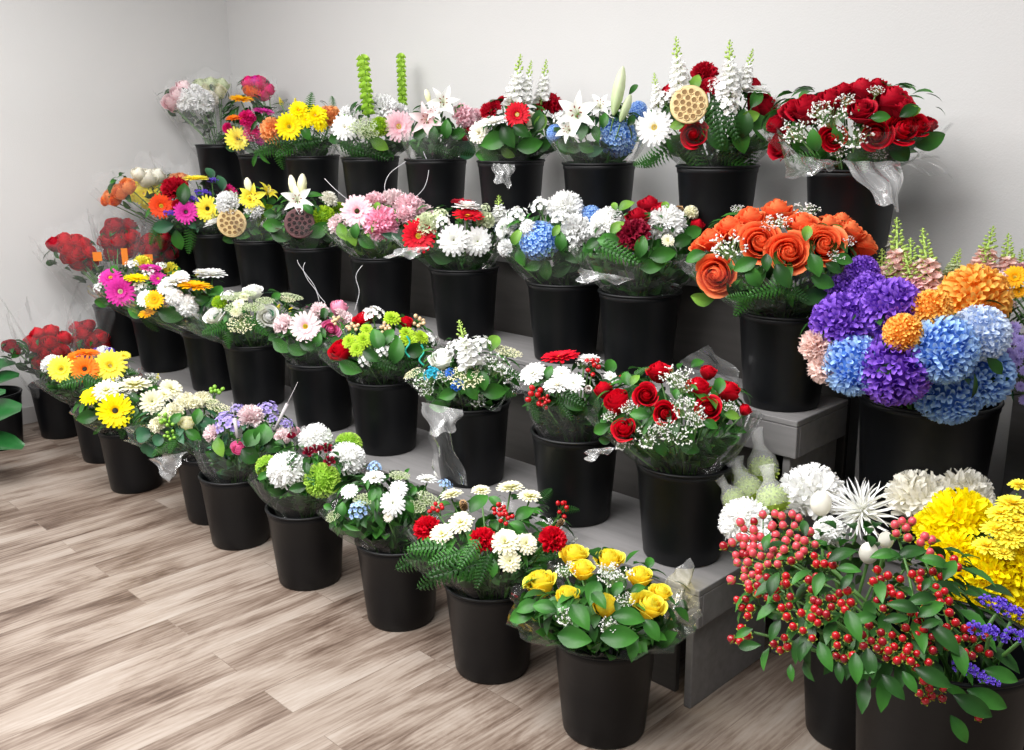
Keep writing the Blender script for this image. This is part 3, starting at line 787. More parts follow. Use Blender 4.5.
# ------------------------------------------------------------ floor row
YF, YA, YB, YC = 1.7695, 2.1443, 2.5335, 2.8237
GF, GA, GB, GC = 'black buckets standing on the floor in front', 'black buckets on the low bench', 'black buckets on the middle bench', 'black buckets on the top bench'
BQ = 'wrapped mixed bouquets in the buckets'
def bk(what, x, y, z, g, **k):
    place = {GF: 'on the floor', GA: 'on the low bench', GB: 'on the middle bench', GC: 'on the top bench'}[g]
    return bucket('black plastic bucket '+place+', '+what, x, y, z, g, **k)

r = bk('holding the yellow roses', -1.446, YF, 0, GF)
tt, _ = bouquet('bouquet of yellow roses with white filler in clear film, nearest to the camera', r, 'N', (35, 512, 205, 490),
 'rose:yellow 107,295,85 200,222,75 222,262,68 290,235,80 375,280,70 432,325,62 400,358,92;rosebud:yellow 180,335,66 280,357,66;breath 175,270,60 310,290,90 290,272,60 180,395,60 295,420,55 335,350,50;'
 'leaf:broad:m 250,330,90,-100 215,395,100,-60 345,398,100,-10 200,450,110,-10 320,448,120,0 75,370,80,190 120,370,80,160 405,430,80,-60 315,320,60,70 370,320,50,30 400,250,50,80 60,392,90,190 265,350,70,-60', BQ, 70, 'dm', flare=1.06, seed=1, haze=.10)
flap(tt, 'N', [(430, 300, .04), (515, 235, .06), (520, 330, .0), (440, 440, -.04)], depth_of(r)+.0, 8, .12, (1, .93, .6))
r = bk('holding red carnations and cream daisies', -1.877, YF, 0, GF)
bouquet('bouquet of red carnations and cream daisies with ferns spilling left', r, 'P', (235, 690, 135, 405),
 'carnation:red 278,252,68 441,287,70 643,287,72;daisy:cream 323,272,72,y 378,240,78,y 505,297,84,y 565,300,64,y 518,350,66,y;daisy:cream 350,160,68,s 435,148,58,s 520,140,78,s 575,165,70,s;berries:red 312,205,46 490,205,50 505,230,50 665,205,50;'
 'cone:brown 385,188,60 665,238,48;leaf:broad:m 430,185,90,60 560,215,80,45 540,250,60,150 475,180,60,120 470,370,60,-90;fern:d 245,345,130,205 310,395,130,215 360,375,140,195 440,380,90,-110 620,160,70,60 690,200,60,20;'
 'fern:m 280,310,110,180 400,330,90,-120 330,340,90,200', BQ, 70, 'dm', seed=2, kinds=('lance', 'broad', 'needle'), haze=.09)
r = bk('holding white daisies and pale blue florets', -2.309, YF, 0, GF)
bouquet('bouquet of white daisies with pale blue florets and pale green clusters', r, 'R', (335, 800, 150, 500),
 'daisy:white 440,272,80 655,260,80,g 628,325,112,g;daisy:white 547,214,100,s 780,222,95,s;daisy:ivory 610,385,45;small:skyblue 553,170,66 480,355,85 860,245,60;umbel:palegreen 660,205,90 780,310,120 500,310,85 370,380,70 735,340,80;'
 'leaf:broad:m 410,350,80,100 540,290,80,-100 720,270,60,60 700,340,80,-50 345,340,60,160;leaf:lance:m 520,240,70,-90 560,330,70,-90 690,185,60,60 450,430,90,-20', BQ, 60, 'dm', seed=3, flare=1.10, haze=.13)
r = bk('holding big white chrysanthemums with green balls', -2.765, YF-.05, 0, GF)
bouquet('bouquet of three large white chrysanthemums with fuzzy green balls and burgundy blossoms', r, 'R', (40, 515, 15, 315),
 'mum:white 290,45,150 165,180,175 430,130,160;trick:green 318,222,150 75,160,100 435,62,115;alstro:burgundy 260,110,62 292,95,58 338,92,60 350,148,60 185,40,50;carnation:palepink 140,25,60;leaf:broad:d 210,255,90,190 130,60,60,150 250,170,70,-80;leaf:broad:m 60,205,70,200', BQ, 55, 'dm', seed=4, flare=1.08, haze=.14)
r = bk('holding lavender clusters and pink carnations', -3.245, YF-.05, 0, GF)
bouquet('small bouquet of lavender clusters, pale pink carnations and furry grey grass spikes', r, 'K', (90, 430, 205, 440),
 'small:lavender 180,285,90 330,228,75 215,225,50 400,280,50 165,255,50 350,262,40;carnation:palepink 265,247,88 122,312,62 385,322,58;rosebud:pink 218,366,56;rosebud:lightpink 435,300,40;cattail 216,330,195,195 355,300,442,120;leaf:heart:m 310,318,100,80 270,330,90,60;leaf:heart:d 262,395,90,-40 345,360,80,-10;leaf:broad:l 150,365,90,-70', BQ, 55, 'dmb', seed=5, flare=1.08, haze=.14)
r = bk('holding cream clusters with green berries', -3.539, YF, 0, GF)
tt, _ = bouquet('bouquet of flat cream flower rows with green berries and round blue green leaves', r, 'J', (510, 865, 315, 545),
 'carnation:cream 590,430,58 650,378,66 700,342,72 760,335,66 620,400,50 730,350,60;umbel:cream 820,370,85 790,345,60;rosebud:cream 700,422,62;berries:green 630,425,56 805,312,56 640,470,46 610,410,40;leaf:round:b 532,470,80,190 560,525,85,230 775,428,60,-20 590,490,60,210;leaf:broad:m 740,400,80,80 660,410,70,60 725,470,80,-30;fern:m 610,520,80,215 650,500,70,-110 840,410,60,0', BQ, 60, 'dmb', seed=6, kinds=('broad', 'needle'), flare=1.10, haze=.14)
flap(tt, 'J', [(560, 560, 0), (700, 530, 0), (660, 610, -.02), (635, 640, -.02)], depth_of(r)-.18, 6, .14)
r = bk('holding a yellow gerbera with a dark eye', -4.12, YF-.075, 0, GF)
bouquet('bouquet with one yellow dark-eyed gerbera in front and cream daisies behind', r, 'J', (290, 665, 245, 450),
 'gerbera:brightyellow 432,378,128,fd 345,325,85 385,290,50;daisy:cream 400,305,100 505,287,120,s 570,345,92,fg 640,298,90 615,320,60;breath 440,282,80 570,258,60 480,320,60;goldenrod 592,252,55;leaf:broad:d 330,402,100,190 500,330,60,-30;fern:d 530,415,110,-20 465,440,80,-100 610,360,70,-20;leaf:lance:m 365,450,60,230', BQ, 60, 'dm', seed=7, kinds=('broad', 'needle', 'lance'))
r = bk('holding orange and yellow gerberas', -4.618, YF, 0, GF)
bouquet('low bouquet of orange and yellow gerberas beside the wrapped red roses', r, 'J', (165, 515, 145, 325),
 'gerbera:yellow 230,222,98,fy 412,210,116,fy 465,172,50;gerbera:orange 318,222,104,fd 327,165,86,s 282,178,60;mum:white 198,208,84 390,182,90;statice:violet 312,180,40 400,158,50 370,152,36;fern:m 270,270,90,200 360,270,90,-20 480,230,70,0;leaf:broad:d 330,270,70,-90', BQ, 70, 'd', seed=8, kinds=('needle', 'lance'))
r = bk('holding sleeves of red roses', -5.165, YF, 0, GF)
G9 = 'cellophane sleeves of red roses at the floor bucket'
bouquet('sleeve of red roses in clear cellophane, standing upright in the far left floor bucket', r, 'J', (90, 262, 65, 225),
 'rosebud:red 140,85,62 190,75,60 240,100,62 130,130,62 170,160,62 215,150,62 145,195,52 240,150,50 185,118,62 110,112,50 225,185,50', G9, 34, 'd', wrap='cone', seed=9, name='rose_sleeve', ext=.16, d_off=-.08)
bouquet('sleeve of dark red roses in clear cellophane, right of another rose sleeve', r, 'J', (262, 412, 35, 175),
 'rosebud:crimson 290,62,60 330,55,60;rosebud:red 380,98,62 285,112,62 340,115,64 395,120,56 310,85,60 360,140,60 300,145,55', G9, 34, 'd', wrap='cone', seed=10, name='rose_sleeve', ext=.17, d_off=.10)
bouquet('sleeve with a single small red rose leaning out to the left', r, 'J', (5, 100, 100, 195),
 'rosebud:darkred 38,132,62 62,150,40', G9, 22, 'd', wrap='cone', seed=11, name='rose_sleeve', ext=.20, d_off=-.22)

# ------------------------------------------------------------ low bench
r = bk('holding red roses with white filler', -1.474, YA, Z1, GA)
tt, _ = bouquet('bouquet of red roses with many white filler sprigs, right end of the low bench', r, 'S', (150, 890, 135, 590),
 'rose:red 460,185,120 400,302,112,f 295,460,112 490,385,112,f 690,365,118,f;rosebud:red 265,325,130 640,262,118 785,275,110 865,367,60 690,190,80 200,270,90;breath 540,220,150 570,260,110 600,380,140 560,340,90 420,500,130 560,480,140 300,520,100 790,360,80 320,365,80 480,450,90 640,420,90 230,400,70;'
 'leaf:broad:m 195,460,110,200 370,395,110,170 310,230,100,110 740,260,110,80 700,440,90,-30 640,160,90,40 540,300,70,90;leaf:broad:d 600,540,130,-30 470,545,110,-60 210,510,80,190;leaf:broad:l 800,400,90,-10 350,235,80,60;fern:m 380,190,70,30', BQ, 75, 'dm', seed=12, flare=1.04, haze=.10)
flap(tt, 'S', [(120, 560, 0), (230, 545, 0), (250, 560, -.02), (125, 610, -.02)], depth_of(r)-.2, 9, .2); flap(tt, 'S', [(560, 150, .05), (680, 70, .08), (835, 200, .08), (820, 330, .05)], depth_of(r)+.06, 10, .07)
r = bk('holding a red gerbera and white daisies', -1.881, YA, Z1, GA)
bouquet('bouquet with one red gerbera on top and a frosted pine cone', r, 'M', (455, 835, 160, 440),
 'gerbera:red 600,182,150,s;daisy:white 500,240,105,g 590,285,105,s 650,275,85,g 605,240,70 710,190,95,s 790,255,60;berries:red 520,330,80 545,345,50 720,222,70 830,260,40;cone:frosted 705,300,80;leaf:broad:m 785,215,95,70 560,235,70,80;leaf:broad:d 650,350,110,-30;fern:d 640,330,110,-30 620,370,90,-60 510,380,80,-80;breath 690,200,60', BQ, 65, 'd', seed=13, kinds=('needle', 'lance', 'broad'), flare=.95, haze=.12)
r = bk('holding a white stock spike and lace flowers', -2.36, YA, Z1, GA)
tt, _ = bouquet('bouquet of a tall white stock spike, white rose and lace flowers with blue dyed bits', r, 'L', (340, 750, 20, 300),
 'rose:white 455,102,95;spike:white:stock 570,150,520,-40,1.6;small:white 600,60,80 510,70,70 560,110,90;breath 650,135,120 690,160,80 395,190,90 460,175,60 400,230,60 590,265,60;umbel:cream 548,182,125 700,85,110 350,165,70;small:deepblue 485,165,40 515,208,50;small:dyeteal 422,165,60;'
 'leaf:broad:l 650,50,100,70;leaf:broad:m 450,280,100,190 650,228,120,0 480,240,90,200 610,190,90,-80 570,235,80,-50;leaf:lance:d 720,190,90,-30;fern:m 730,170,90,-20 700,240,70,-10', BQ, 60, 'dm', seed=14, flare=1.0, haze=.12, droop=.3)
flap(tt, 'L', [(375, 270, 0), (540, 300, 0), (500, 380, -.03), (415, 400, -.03)], depth_of(r)-.18, 4, .22); flap(tt, 'L', [(410, 380, 0), (480, 380, 0), (560, 590, .0), (430, 540, .0)], depth_of(r)-.16, 5, .04)
r = bk('holding lime buttons and red roses', -2.84, YA, Z1, GA)
bouquet('bouquet of lime green button flowers and red roses with curled teal ribbon', r, 'F', (555, 960, 485, 740),
 'rosebud:red 597,635,88 845,533,60;rose:red 685,520,78;daisy:lime 635,605,58 690,600,66 665,635,60 860,600,66 905,590,60 795,520,70 700,560,50 850,575,60;small:white 725,510,80 760,640,60 700,675,60 930,600,60;berries:tan 890,540,60 650,560,50 590,530,46 770,560,50;leaf:broad:m 740,600,110,110 810,640,120,80 780,590,90,60 640,700,110,-20;leaf:broad:d 880,640,110,20 720,660,90,-30;fern:d 860,680,120,0 760,690,100,-20', BQ, 65, 'dm', seed=15, flare=1.08, haze=.12)
r = bk('holding pink gerbera and pink rose', -3.259, YA, Z1, GA)
bouquet('small bouquet of a pale pink gerbera, pink rose and carnations on the low bench', r, 'F', (355, 640, 455, 670),
 'gerbera:palepink 470,550,118,f;rose:pink 565,558,74,f;rosebud:rosepink 598,473,66;carnation:palepink 388,540,74 525,490,66 620,525,66 600,495,40;leaf:broad:m 385,620,100,-30 440,635,90,-20 515,600,70,70;leaf:broad:d 480,620,80,-20 540,500,60,90 350,590,60,190', BQ, 60, 'dm', seed=16, flare=1.12, haze=.13)
r = bk('holding white roses and green white clusters', -3.769, YA, Z1, GA)
bouquet('all white and pale green bouquet of roses, lace clusters and buttons', r, 'F', (70, 450, 390, 600),
 'rose:white 125,505,76 330,510,82,f 275,412,72;umbel:palegreen 200,440,80 250,430,70 215,480,90 320,455,66 420,440,80 280,480,70;daisy:cream 220,465,44 210,495,44 240,440,40;goldenrod 370,475,60 415,485,55;trick:lime 148,460,52;umbel:cream 230,540,100 400,450,60;small:white 180,440,50;fern:m 130,560,90,200 290,550,90,-40 180,590,80,-90;leaf:broad:m 360,440,60,60', BQ, 65, 'dmb', seed=17, kinds=('broad', 'needle'), flare=1.12, haze=.12)
r = bk('holding white daisies and a sunflower-like gerbera', -4.154, YA, Z1, GA)
bouquet('bouquet of white mums around a golden dark-eyed gerbera seen edge-on', r, 'E', (500, 850, 258, 465),
 'gerbera:gold 730,328,128,sd;mum:white 655,368,70 702,397,84;daisy:white 795,285,110,s 650,310,96,s 545,370,70 760,275,70,s 620,330,60 680,290,60;gerbera:gold 580,375,76 555,425,70,s;goldenrod 740,275,50 640,340,40;leaf:broad:m 810,350,90,50 510,420,80,160;leaf:broad:d 640,430,110,-20 760,380,80,-10;fern:d 560,460,80,-60', BQ, 60, 'dm', seed=18, flare=1.12, haze=.13)
r = bk('holding magenta gerberas and yellow blooms', -4.694, YA, Z1, GA)
bouquet('bouquet of magenta gerberas with yellow blooms left of the white mums', r, 'E', (370, 670, 222, 405),
 'gerbera:magenta 452,343,112,fp 415,292,84 565,258,84,s 592,296,66;gerbera:brightyellow 512,297,92,s;carnation:yellow 535,235,60 640,262,60 665,290,50;small:white 495,245,46 372,330,40 388,295,36 560,275,50 605,250,40 530,330,50;leaf:broad:m 485,385,90,-20 385,380,80,190 430,265,60,120 655,260,60,30;leaf:lance:d 530,400,100,-20', BQ, 60, 'dm', seed=19, flare=1.08, haze=.12)
r = bk('holding sleeves of red roses at its left end', -5.165, YA, Z1, GA)
G19 = 'cellophane sleeves of red roses above the low bench'
bouquet('leftmost large sleeve of red roses in clear cellophane on the low bench', r, 'E', (175, 365, 120, 275),
 'rosebud:crimson 205,160,70;rosebud:red 240,145,66 285,200,74 330,190,70 290,232,70 260,212,70 285,150,66 345,225,66 320,245,50 310,160,66 250,180,66', G19, 30, 'd', wrap='cone', seed=20, name='rose_sleeve', ext=.10, d_off=-.10)
bouquet('middle sleeve of bright red roses in clear cellophane, with an orange price tag', r, 'E', (365, 530, 65, 235),
 'rosebud:crimson 430,90,72 480,90,70 410,120,66;rosebud:red 440,150,74 490,135,70 420,195,66 480,190,70 510,165,64 395,150,64 450,215,56', G19, 30, 'd', wrap='cone', seed=21, name='rose_sleeve', ext=.11, d_off=.06)
bouquet('right sleeve of dark red roses in clear cellophane under the mixed gerbera bouquet', r, 'E', (528, 665, 110, 240),
 'rosebud:crimson 560,180,70 600,165,70 640,195,62 585,215,62 555,145,60 620,140,60', G19, 26, 'd', wrap='cone', seed=22, name='rose_sleeve', ext=.06, d_off=.04)

# ------------------------------------------------------------ middle bench
r = bk('holding orange roses', -1.405, YB, Z2, GB)
bouquet('large bouquet of orange red roses with white filler, right end of middle bench', r, 'H', (395, 1085, 90, 480),
 'rose:redorange 510,355,150,f 675,230,150,f 780,270,160,f 915,242,150,f 1065,235,110 490,215,110 560,170,110 640,140,120 740,112,125 830,160,125 930,165,110 1010,190,120 445,240,70 870,190,90 600,190,80 980,150,90;breath 560,250,150 745,160,90 850,115,90 590,110,50 700,175,60 1000,230,60 960,290,60;'
 'leaf:broad:m 435,290,100,190 620,320,110,200 650,360,110,120 880,320,110,-70 910,380,110,-20 985,300,90,-10;leaf:broad:l 850,200,80,80 460,440,110,190;leaf:broad:d 760,360,120,-60 870,430,130,10 700,310,80,-90 950,330,80,-30;fern:m 620,460,120,235 700,415,130,200 600,440,90,190;fern:d 800,420,110,-30', BQ, 90, 'dm', seed=23, flare=1.0, size=(.05, .08))
r = bk('holding dark red roses with a pine cone', -1.942, YB, Z2, GB)
tt, _ = bouquet('bouquet of dark red roses, white mums and a brown pine cone with glossy leaves', r, 'H', (0, 470, 70, 400),
 'rose:crimson 262,92,100 215,132,90 300,110,60;carnation:burgundy 200,202,115;rosebud:red 440,165,56;mum:white 105,172,140;mum:white 325,168,145;mum:cream 415,125,60;daisy:cream 330,228,50;cone:brown 370,118,85;leaf:broad:l 175,100,80,30 140,180,80,40 318,100,60,80 130,100,50,110;leaf:broad:m 310,280,120,10 110,230,110,170 420,200,100,30 270,320,110,10;leaf:broad:d 380,230,100,20 50,240,80,200;fern:m 150,280,140,-25 120,260,90,-60;leaf:broad:m 230,250,100,80', BQ, 75, 'dm', seed=24, flare=1.05)
flap(tt, 'H', [(0, 330, 0), (200, 370, 0), (180, 385, -.02), (-10, 380, -.02)], depth_of(r)-.2, 12, .16)
r = bk('holding a blue hydrangea with white blooms', -2.274, YB, Z2, GB)
bouquet('bouquet with a big round blue flower head among white mums', r, 'G', (370, 720, 75, 360),
 'hydrangea:blue 523,230,155 718,135,85;mum:white 620,110,140 405,185,90;carnation:white 660,185,120 700,205,80 395,255,60 480,180,60;small:white 530,105,80 440,140,80 600,150,70 650,260,46;leaf:broad:l 440,215,80,60 585,190,60,60;leaf:broad:m 545,335,100,-80 455,290,80,-70 600,230,90,90 660,280,110,20 500,320,80,200;leaf:broad:d 600,330,110,30 640,320,90,0', BQ, 60, 'dm', seed=25, flare=1.05)
r = bk('holding red gerberas over white daisies', -2.807, YB, Z2, GB)
tt, _ = bouquet('bouquet of red gerberas and white daisies with a small white sprig', r, 'G', (10, 385, 72, 310),
 'gerbera:red 70,210,125,f 255,138,120,s;gerbera:darkred 235,88,90,s;daisy:white 200,225,115,fg 290,230,110,fg 250,105,110,s;carnation:palegreen 100,165,90 320,150,70;small:palegreen 150,135,56 320,110,40;spike:white:stock 375,170,370,55,2.2;small:white 380,130,50 160,160,60 390,200,50;leaf:broad:d 160,285,110,-10 60,265,90,190 300,285,100,0;fern:d 220,280,100,-30;small:iceblue 370,190,50', BQ, 55, 'dm', seed=26, flare=1.05, haze=.13)
flap(tt, 'G', [(0, 255, 0), (110, 250, 0), (60, 290, -.03), (-60, 290, -.03)], depth_of(r)-.2, 11, .3)
r = bk('holding pink gerbera and pink chrysanthemum', -3.333, YB, Z2, GB)
bouquet('bouquet of a light pink gerbera beside a fluffy pink chrysanthemum', r, 'F', (570, 950, 55, 270),
 'gerbera:lightpink 665,118,118,fd;mum:rosepink 755,165,138;carnation:lightpink 730,76,76 860,100,100 850,130,70;carnation:palepink 800,72,84 920,120,64 592,165,74;small:palepink 890,100,60;leaf:broad:l 615,195,90,-60 650,215,80,-80 740,100,50,90;leaf:broad:m 660,190,70,80 700,230,90,-40;leaf:lance:b 800,210,110,-10', BQ, 50, 'ml', seed=27, flare=1.06, haze=.16)
r = bk('holding a white lily and a dark seed pod', -3.855, YB, Z2, GB)
bouquet('bouquet of a white lily above a dark brown lotus seed pod', r, 'F', (325, 615, 20, 250),
 'lily:white 440,75,125,f;bud:cream 455,60,460,-25,1.3;bud:cream 430,60,415,-20,1.1;pod:dark 448,163,108,f;trick:lime 540,137,82 600,110,56;carnation:ivory 560,70,60;leaf:broad:m 350,170,100,180 480,110,60,140 520,185,110,30 600,170,80,10;leaf:broad:d 380,205,100,-20 490,230,100,-110 560,210,80,0 340,130,70,170;leaf:lance:m 500,60,90,10', BQ, 55, 'dm', seed=28, flare=1.08)
r = bk('holding a gold seed pod and yellow lilies', -4.31, YB, Z2, GB)
bouquet('bouquet of yellow lilies over a gold lotus seed pod', r, 'F', (125, 345, 5, 225),
 'lily:yellow 270,68,110,f 330,45,90;gerbera:yellow 262,75,76;bud:cream 262,50,250,-10,1.4;pod:gold 195,160,104,f;carnation:white 178,85,84 278,112,64;daisy:white 130,165,84,s;trick:lime 308,150,70 325,115,60 300,180,50;leaf:broad:m 230,200,80,-20 280,190,60,-20;leaf:broad:d 190,215,80,200 340,80,60,30', BQ, 50, 'dm', seed=29, flare=1.0)
r = bk('holding the rainbow gerbera bouquet', -4.76, YB, Z2, GB)
bouquet('multicoloured bouquet of yellow, magenta and orange gerberas with violet sprigs', r, 'A', (560, 880, 450, 735),
 'gerbera:yellow 778,595,98,fd 735,487,100,s;gerbera:magenta 697,608,88,fd;gerbera:hotpink 862,530,72;gerbera:vermilion 605,585,92,f;carnation:crimson 655,520,90 665,580,40;statice:violet 760,538,52 795,492,42 640,612,46 715,560,50;leaf:broad:d 690,540,100,90;leaf:broad:b 785,465,70,110 825,500,80,100 612,662,95,190 718,655,50,-40;leaf:broad:m 670,712,90,-80;fern:m 712,715,90,-95 580,690,90,235 600,715,60,-100', BQ, 60, 'dmb', seed=30, flare=.95)
r = bk('far left, holding sleeves of orange roses', -5.2, YB, Z2, GB)
GS = 'clear sleeves of mixed flowers at the far left of the middle bench'
bouquet('clear sleeve of orange and cream roses leaning left towards the wall', r, 'A', (380, 600, 438, 590),
 'rosebud:peach 410,550,64 450,530,64 480,505,66;rosebud:orange 395,560,50 430,560,50;rosebud:ivory 550,472,80 590,468,70 520,460,60', GS, 28, 'dm', wrap='cone', seed=31, name='flower_sleeve', ext=.07, d_off=-.2)
bouquet('clear sleeve of yellow daisies behind the orange gerbera', r, 'A', (475, 640, 480, 590),
 'daisy:yellow 540,540,90 575,520,70 500,540,64;daisy:brightyellow 520,515,64 555,570,60', GS, 24, 'd', wrap='cone', seed=32, name='flower_sleeve', ext=.06, d_off=-.05)
bouquet('clear sleeve of peach roses behind the yellow gerbera', r, 'A', (600, 720, 450, 560),
 'rosebud:peach 645,485,64 680,480,60 660,510,60;rosebud:crimson 630,525,50 665,520,56', GS, 24, 'd', wrap='cone', seed=33, name='flower_sleeve', ext=.10, d_off=.06)

# ------------------------------------------------------------ top bench
r = bk('holding dark red roses at the right end', -1.374, YC, Z3, GC)
tt, _ = bouquet('wide bouquet of deep red roses with white filler, right end of the top bench', r, 'D', (395, 965, 150, 430),
 'rose:crimson 450,365,105 530,245,110 485,250,80 605,222,95 710,190,115 705,252,95 805,222,125 650,190,70 840,245,90 760,175,70;rose:red 617,345,84,f 755,335,96,f 840,315,100 890,305,84;rosebud:crimson 930,300,50 430,300,60;breath 505,325,110 610,275,120 575,260,80 685,340,110 660,225,60 755,195,50 640,385,70 760,395,60;'
 'leaf:broad:m 925,350,120,20 560,350,90,100 770,280,70,0;leaf:broad:d 830,385,110,-50 690,400,90,-30 860,260,80,30;fern:m 710,410,90,-80 530,410,90,200;leaf:broad:l 870,262,70,20 550,350,60,80', BQ, 70, 'dm', seed=34, flare=1.02, droop=.5, haze=.12)
flap(tt, 'D', [(640, 420, .0), (840, 420, -.02), (828, 575, -.06), (760, 550, -.05)], depth_of(r)-.17, 1, .22); flap(tt, 'D', [(830, 405, .0), (900, 380, .02), (1015, 480, .0), (860, 440, .0)], depth_of(r)-.02, 2, .16); flap(tt, 'D', [(500, 400, 0), (640, 420, 0), (620, 440, -.03), (530, 470, -.03)], depth_of(r)-.16, 3, .10)
r = bk('holding tall white stock with a gold pod', -1.851, YC, Z3, GC)
bouquet('tall arrangement of white stock, white gerbera, red rose and a gold seed pod', r, 'D', (15, 450, 120, 440),
 'gerbera:white 47,312,118,f;daisy:white 375,200,90,s 440,235,60;rose:red 170,332,88,f;rosebud:crimson 398,240,96 360,178,70 95,195,60 420,280,70;carnation:crimson 205,140,80 225,180,64;pod:gold 158,240,116,f;spike:white:stock 285,230,288,28,1.3 325,200,362,58,1.2 130,220,115,18,1.2 60,250,45,135,1.4;small:white 275,200,90 320,160,80 275,250,80 80,225,60 240,180,50 140,160,40;'
 'leaf:broad:l 180,170,70,80 120,305,60,190 350,280,80,20;leaf:broad:m 320,350,110,-70 380,310,110,-60 370,220,80,60;leaf:broad:d 330,300,110,90 250,350,110,-50;fern:d 250,300,130,-80 280,290,120,-60;fern:m 190,430,120,-70 60,400,130,215 350,440,110,-80 300,420,110,-30 20,420,90,205', BQ, 80, 'dm', seed=35, flare=.92, kinds=('broad', 'lance', 'needle'))
r = bk('holding a white lily and blue flower balls', -2.366, YC, Z3, GC)
bouquet('bouquet of white lilies with a round blue flower head and tall green lily buds', r, 'C', (345, 690, 250, 490),
 'lily:white 440,315,170,f 525,285,110 405,375,100;hydrangea:blue 590,402,148 668,303,70 356,385,60;bud:palegreen 575,320,612,135,.75;bud:palegreen 600,345,640,240,.9;small:white 380,330,60;leaf:lance:m 650,225,90,60;leaf:broad:m 475,440,80,-20 540,340,70,80;leaf:broad:d 400,430,90,-30 430,440,80,200 640,340,60,60;leaf:broad:b 500,450,90,10', BQ, 50, 'dmb', seed=36, flare=1.08, haze=.16)
r = bk('holding white stock with red carnations', -2.83, YC, Z3, GC)
tt, _ = bouquet('bouquet of white stock spikes, red blooms and broad dark green leaves', r, 'C', (45, 385, 250, 495),
 'spike:white:stock 200,290,228,88,1.3 240,280,268,112,1.1 305,280,324,108,1.2;small:white 200,255,60 240,240,60 310,235,50 190,230,40;gerbera:red 215,318,95,f;carnation:crimson 335,280,100 110,300,64 130,288,50 158,262,32;rose:ivory 257,342,72,f;gerbera:white 125,348,120,s;daisy:ivory 72,385,84;'
 'leaf:broad:m 130,415,130,200 110,465,130,190 260,430,120,10;leaf:broad:d 180,400,110,-60 290,340,100,80 230,380,90,-30 310,430,90,20;leaf:broad:l 300,350,90,60 400,300,40,10 180,460,70,-30', BQ, 60, 'dm', seed=37, flare=.95, size=(.06, .09))
flap(tt, 'C', [(120, 500, 0), (205, 505, 0), (185, 590, -.02), (130, 570, -.02)], depth_of(r)-.17, 7, .2)
r = bk('holding pink lilies', -3.294, YC, Z3, GC)
bouquet('bouquet of white and pink lilies above dark leaves behind clear film', r, 'U', (310, 680, 190, 545),
 'lily:palepink 410,320,190,f;lily:white 500,225,170,f 450,280,130;bud:cream 425,230,405,155,1.2;carnation:lightpink 610,300,130 640,340,80 690,300,80;rosebud:crimson 635,365,60 620,420,40;leaf:broad:d 380,400,110,20 450,400,110,90;leaf:broad:m 515,370,120,90 580,400,100,20;leaf:heart:b 620,480,140,-20;fern:d 600,500,120,-10 480,480,120,-20;leaf:lance:m 590,250,60,30', BQ, 55, 'dm', seed=38, flare=1.1, haze=.16)
r = bk('holding bells of Ireland and white daisy', -3.767, YC, Z3, GC)
bouquet('bouquet with two tall green bell spikes, white daisy, lace flower and pink gerbera', r, 'B', (385, 690, 215, 460),
 'daisy:white 432,328,96,f;spike:green:bells 520,290,497,65,1.2 648,255,640,58,1.0;carnation:white 578,252,96 640,272,70 440,275,60;umbel:palegreen 500,325,110 520,350,80;trick:lime 562,325,70;gerbera:lightpink 632,325,118,f;leaf:lance:d 465,250,60,60;leaf:broad:d 400,370,80,190;leaf:broad:l 430,290,40,0 560,390,90,-30;fern:d 470,410,110,-20 540,420,110,-30;leaf:broad:m 590,440,80,-90', BQ, 60, 'dm', seed=39, kinds=('broad', 'needle', 'lance'), flare=1.08, haze=.15)
r = bk('holding yellow daisies and orange carnations', -4.25, YC, Z3, GC)
bouquet('bouquet of bright yellow daisies flanked by orange carnations and goldenrod', r, 'B', (115, 415, 205, 440),
 'gerbera:brightyellow 222,325,100,f;daisy:brightyellow 258,265,76 320,285,90 285,300,60 335,315,60;carnation:peach 158,340,92 378,290,84;goldenrod 190,230,66 245,230,60 300,370,50 290,260,50;fern:m 300,235,80,80 385,235,60,80 185,440,90,-90 140,415,110,200 220,410,100,210;fern:d 200,375,110,190 300,380,110,10;leaf:broad:m 285,350,70,-60;leaf:lance:m 95,450,70,240 130,440,70,-60', BQ, 65, 'dm', seed=40, kinds=('lance', 'needle'), flare=.95)
r = bk('holding yellow and magenta gerberas', -4.71, YC, Z3, GC)
bouquet('bouquet of yellow gerberas with magenta and orange blooms next to the white sleeves', r, 'B', (-25, 160, 180, 430),
 'gerbera:gold 42,225,92,s;gerbera:yellow 28,370,90,f;gerbera:orange 15,295,66,s;gerbera:magenta 125,272,84,s;carnation:hotpink 65,295,60 82,348,56 -10,330,36;carnation:magenta 110,372,46;leaf:broad:d 80,400,80,0 10,400,70,190;leaf:lance:d 90,320,60,60', BQ, 50, 'd', seed=41, flare=.95, kinds=('lance', 'broad'))
r = bk('far left and taller, holding white sleeves', -5.17, YC, Z3, GC, H=.335)
GT = 'clear sleeves on the far left of the top bench'
bouquet('clear sleeve of bright white mums leaning left on the top bench', r, 'A', (640, 800, 135, 250),
 'mum:white 700,190,90 755,195,100 730,165,80;mum:ivory 785,185,70', GT, 26, 'd', wrap='cone', seed=42, name='flower_sleeve', ext=.06, d_off=-.03)
bouquet('clear sleeve of pink tinged white roses nearest the left wall', r, 'A', (600, 720, 125, 230),
 'rosebud:palepink 635,190,62 665,160,62 690,135,62 650,210,50', GT, 22, 'd', wrap='cone', seed=43, name='flower_sleeve', ext=.05, d_off=-.08)
bouquet('clear sleeve of pale green white roses behind the white mums', r, 'A', (715, 860, 105, 200),
 'rosebud:palegreen 750,130,64 790,122,64 830,128,64;rosebud:cream 770,150,60 820,150,60', GT, 24, 'd', wrap='cone', seed=44, name='flower_sleeve', ext=.05, d_off=.10)
